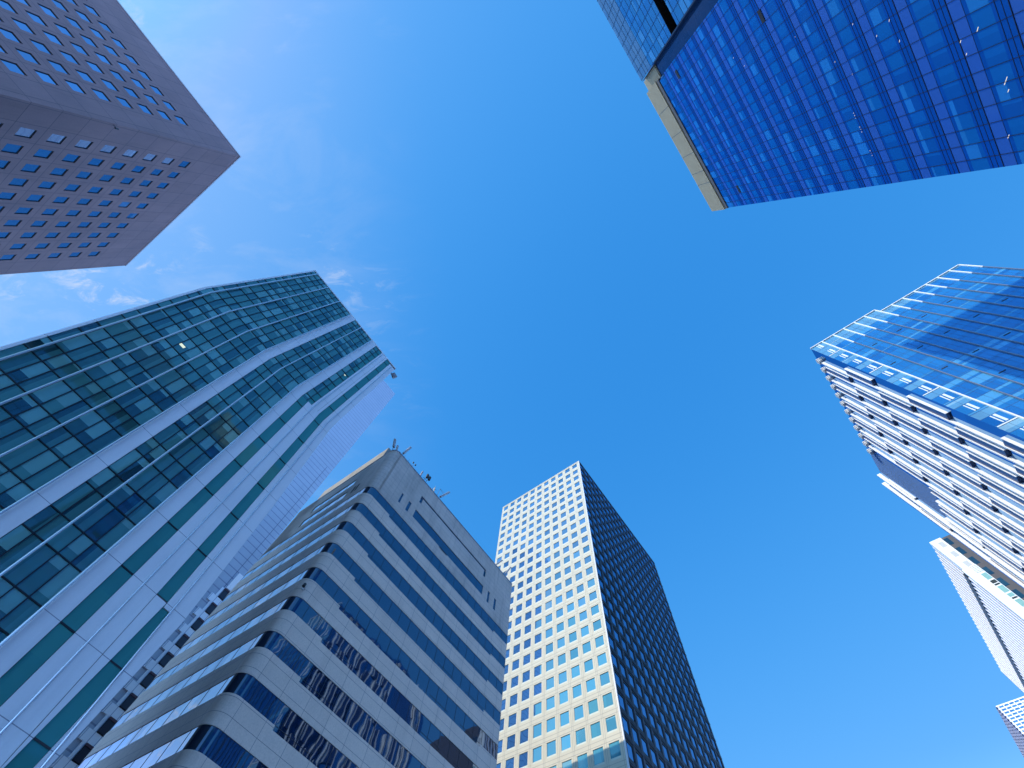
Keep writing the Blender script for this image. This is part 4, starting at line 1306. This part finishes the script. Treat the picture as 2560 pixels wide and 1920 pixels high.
    sc.build('roof_screen', plain('lilac roof screen', (0.45, 0.42, 0.48), 0.5), root)
    # finned face
    wl = MB(); 
    PU = 2.62
    for k in range(20):
        for j in range(13):
            za, zb = 0.0802 * H * j - 2.0, 0.0802 * H * (j + 1) - 2.0
            u0, u1 = PU * k, min(PU * (k + 1), LG)
            if u0 >= LG: continue
            if zb > H: zb = H
            if za >= H: continue
            g.pane(wl, u0, u1, max(za, -EYE), zb, 0.0, k, j)
    wl.build('side_glass', fg, root)
    flz = [0.8897 * H - 8.02 * k for k in range(12)]
    lev = [0.974 * H] + flz
    navy = plain('navy fin panel', (0.03, 0.065, 0.17), 0.3, 0.0, 0.1)
    fc = Parts('white_fin', [wh]); pc = Parts('fin_panel', [navy, wh])
    for k in range(18):
        u = 3.0 + PU * k
        if u > LG - 0.4: break
        zone = 31.3 < u < 40.4
        for j in range(len(lev) - 1):
            zt, zb = lev[j] - 0.12, lev[j + 1] + 0.12
            if zone and zb > 0.80 * H: continue
            if zb < 0: continue
            m_ = MB(); g.box(m_, u - 0.12, u + 0.12, zb - 0.12, zt + 0.12, 0.0, 0.52)
            fc.put([g.P(u - .12, zb, 0), g.P(u - .12, zb, .52), g.P(u - .12, zt, .52), g.P(u - .12, zt, 0)], m_)
            if (k + j) % 2 == 1:
                p_ = MB()
                g.box(p_, u - 1.50, u - 0.13, zb + 0.25, zt, 0.0, 0.36, 0)
                g.box(p_, u - 1.62, u - 1.50, zb + 0.2, zt, 0.0, 0.46, 1)
                pc.put([g.P(u - 1.75, zb, .9), g.P(u, zb, .9), g.P(u, zt, .9), g.P(u - 1.75, zt, .9)], p_)
    fc.build(root); pc.build(root)
    lo = MB()
    for k in range(16):
        u = 31.6 + 0.55 * k
        g.box(lo, u, u + 0.10, 0.81 * H, H, 0.0, 0.10)
    lo.build('louvre_screen', plain('blue louvre', (0.06, 0.14, 0.30), 0.5), root)
    for (u, z0) in ((41.3, 0), (44.4, 0)):
        m_ = MB(); g.box(m_, u - 0.14, u + 0.14, z0, 1.006 * H, 0.0, 0.85); m_.build('white_fin', wh, root)
    ed = MB()
    for k in range(12):
        u = 3.0 + PU * k
        for t in range(3):
            z0 = 0.976 * H + 0.5 * t
            g.box(ed, u - 0.7, u + 0.3, z0, z0 + 0.16, 0.0, 0.75)
    ed.build('roof_louvre', wh, root)
    b = MB()
    q = [f.P(0, 0, 0), f.P(LF, 0, 0)]
    e = g.P(LG, 0, 0)
    far = (q[1][0] + e[0] - A[0], q[1][1] + e[1] - A[1])
    b.poly([(q[1][0], q[1][1], 0), (far[0], far[1], 0), (far[0], far[1], 0.983 * H + EYE), (q[1][0], q[1][1], 0.983 * H + EYE)])
    b.poly([(e[0], e[1], 0), (far[0], far[1], 0), (far[0], far[1], 0.983 * H + EYE), (e[0], e[1], H + EYE)])
    b.poly([(A[0], A[1], 0.982 * H + EYE), (q[1][0], q[1][1], 0.982 * H + EYE), (far[0], far[1], 0.982 * H + EYE), (e[0], e[1], 0.982 * H + EYE)])
    b.poly([f.P(14.9, 0.98 * H, 0), f.P(14.9, H, 0), f.P(14.9, H, -20), f.P(14.9, 0.98 * H, -20)])
    b.poly([f.P(0, H, 0), f.P(14.9, H, 0), f.P(14.9, H, -20), (g.P(20, H, 0))])
    b.build('rear_wall', lin, root)

# ================================================================== white finned tower, far right
def white_finned():
    H = 120.0
    A = (125.4, 96.92)
    f = Fac(A, -36.33); g = Fac(A, 54.28)
    root = empty('white_finned_tower', (A[0], A[1], 0))
    tag(root, 'white tower with closely set fins and bright corner strip, behind the finned glass tower', 'building')
    wh = plain('bright white panel', (0.80, 0.785, 0.70), 0.5, 0.0, 0.05)
    gw = plain('grey blind window', (0.50, 0.49, 0.44), 0.5)
    gg = glass('mint window', (0.22, 0.42, 0.36), (0.30, 0.50, 0.42), (0.3, 0.5, 0.42), (0.5, 0.75, 0.7), 0.15, 1.5)
    dk = plain('dark window', (0.03, 0.035, 0.03), 0.3)
    br = plain('brown dark wall', (0.075, 0.065, 0.06), 0.6)
    dg = glass('dark side glass', (0.008, 0.03, 0.05), (0.015, 0.05, 0.07), (0.02, 0.06, 0.08), (0.2, 0.35, 0.5), 0.2, 1.5)
    fn = plain('pinkish white fin', (0.90, 0.84, 0.78), 0.5, 0.0, 0.05)
    gr = plain('grey recess', (0.03, 0.03, 0.034), 0.7)
    bg_ = glass('blue gap glass', (0.015, 0.04, 0.09), (0.02, 0.06, 0.12), (0.02, 0.06, 0.12), (0.2, 0.35, 0.6), 0.08, 1.5)
    s = MB(); f.box(s, 0.0, 3.35, -EYE, H, -1.0, 0.0); f.box(s, -0.5, 3.45, -EYE, 0.902 * H, -0.5, 0.18)
    s.build('corner_strip', wh, root)
    for k in range(3):
        z = (0.9800 - 0.0345 * k) * H
        w_ = MB(); f.box(w_, 1.5, 2.8, z - 1.0, z + 1.0, 0.0, 0.03); w_.build('window', gw, root)
    for k in range(22):
        z = (0.867 - 0.0385 * k) * H
        if z < 6: break
        w_ = MB(); f.box(w_, 2.0, 3.3, z - 1.05, z + 1.05, 0.18, 0.22, 0); w_.build('window', gg, root)
        w_ = MB(); f.box(w_, 2.0, 3.3, z - 2.5, z - 1.5, 0.18, 0.215, 0); w_.build('window', gg if k % 2 else dk, root)
        w_ = MB(); f.box(w_, 2.0, 3.3, z - 3.2, z - 2.75, 0.18, 0.21, 0); w_.build('window', dk, root)
    rb = MB()
    for k in range(6): f.box(rb, 1.6, 3.4, 0.890 * H + 0.42 * k - 1.0, 0.890 * H + 0.42 * k - 0.72, 0.18, 0.30)
    rb.build('rib_band', wh, root)
    d = MB(); f.box(d, 3.35, 30, -EYE, H, -1.6, -0.5); d.build('dark_wall', br, root)
    for k in range(26):
        z = (0.985 - 0.0345 * k) * H
        if z < 5: break
        w_ = MB(); f.pane(w_, 3.6, 4.9, z - 1.4, z + 1.2, -0.47, k, 1); w_.build('dark_window', dg, root)
    b = MB()
    g.quad(b, 0, 70.2, 0.91 * H, H, -0.5, 0); g.quad(b, 0, 70.2, -EYE, 0.91 * H, -0.5, 1)
    b.build('side_wall', [gr, bg_], root)
    fins = Parts('fin', [fn])
    for k in range(34):
        u = 0.15 + 2.05 * k
        for (z0, z1) in ((0.918 * H, H - (0.0 if k else 0.5)), (-EYE, 0.905 * H)):
            m_ = MB(); g.box(m_, u, u + (0.9 if z0 > 50 else 0.62), z0, z1, -0.5, -0.25)
            fins.put([g.P(u, z0, -.5), g.P(u, z0, -.08), g.P(u, z1, -.08), g.P(u, z1, -.5)], m_)
    fins.build(root)
    t = MB(); g.quad(t, 4.2, 70, 0.904 * H, 0.919 * H, -0.2); t.build('plant_floor', plain('dark plant floor', (0.10, 0.10, 0.10), 0.7), root)
    bk = MB()
    p1 = f.P(30, 0, -0.6); p2 = g.P(70.2, 0, -0.6); p0 = f.P(0.6, 0, -1.05)
    bk.poly([(p0[0], p0[1], H + EYE - .02), (p1[0], p1[1], H + EYE - .02), (p1[0] + p2[0] - A[0], p1[1] + p2[1] - A[1], H + EYE - .02), (p2[0], p2[1], H + EYE - .02)])
    q = (p1[0] + p2[0] - A[0], p1[1] + p2[1] - A[1])
    bk.poly([(p1[0], p1[1], 0), (q[0], q[1], 0), (q[0], q[1], H), (p1[0], p1[1], H)])
    bk.poly([(p2[0], p2[1], 0), (q[0], q[1], 0), (q[0], q[1], H), (p2[0], p2[1], H)])
    bk.build('rear_wall', gr, root)

# ================================================================== distant tower, bottom right corner
def distant_tower():
    H = 240.0
    A = (339.9, 341.22)
    f = Fac(A, -37.82); g = Fac(A, 54.65)
    root = empty('distant_tower', (A[0], A[1], 0))
    tag(root, 'distant tower with a white gridded face in the lower right corner, below the white fins', 'building')
    wh = plain('white grid frame', (0.84, 0.84, 0.86), 0.5, 0.0, 0.05)
    gl = glass('grid window', (0.04, 0.14, 0.34), (0.08, 0.24, 0.48), (0.5, 0.55, 0.55), (0.4, 0.6, 0.9), 0.3, 1.5, 0.15)
    bl = glass('blue side', (0.015, 0.035, 0.14), (0.02, 0.05, 0.18), (0.02, 0.05, 0.18), (0.2, 0.35, 0.7), 0.25, 1.5)
    ed = plain('grey slab edge', (0.30, 0.32, 0.40), 0.6)
    LF, LG = 46.0, 68.0
    P1, P2 = 3.55, 2.0
    fr = MB()
    wn_ = Parts('window', [gl])
    nz_ = 60
    zs = [H - 0.75 - P2 * j for j in range(nz_)]
    us = [0.9 + P1 * k for k in range(13)]
    for j, z in enumerate(zs):
        for k, u in enumerate(us):
            m_ = MB(); f.pane(m_, u + 0.25, u + P1 - 0.25, z - P2 + 0.85, z - 0.05, -0.25, k, j)
            wn_.put([f.P(u, z - 1.2), f.P(u + P1, z - 1.2), f.P(u + P1, z), f.P(u, z)], m_)
        f.box(fr, 0, LF, z - 0.05, z + 0.75, -0.3, 0.0)
    for u in us: f.box(fr, u - 0.25, u + 0.25, H - 120, H, -0.3, 0.08)
    fr.build('grid_frame', wh, root); wn_.build(root)
    s = MB()
    for j in range(60):
        for k in range(17): g.pane(s, 4 * k, 4 * k + 4, H - 2 * (j + 1), H - 2 * j, 0, k, j)
    s.build('side_glass', bl, root)
    e = MB()
    for k in range(17): g.box(e, 4 * k + 3.7, 4 * k + 4.0, H - 120, H, 0, 0.5)
    for j in range(40): g.box(e, 0.3, LG, H - 2.0 * j - 0.25, H - 2.0 * j, 0, 0.35)
    e.build('slab_edge', ed, root)
    b = MB()
    p1 = f.P(LF, 0, -0.3); p2 = g.P(LG, 0, 0); q = (p1[0] + p2[0] - A[0], p1[1] + p2[1] - A[1]); a_ = f.P(0.05, 0, -0.3)
    prism(b, [a_[:2], p1[:2], q, p2[:2]], -EYE, H - 0.05)
    b.build('core', ed, root)

stone_building()
blue_tower()
green_building()
white_tower()
striped_building()
grid_tower()
finned_tower()
white_finned()
distant_tower()
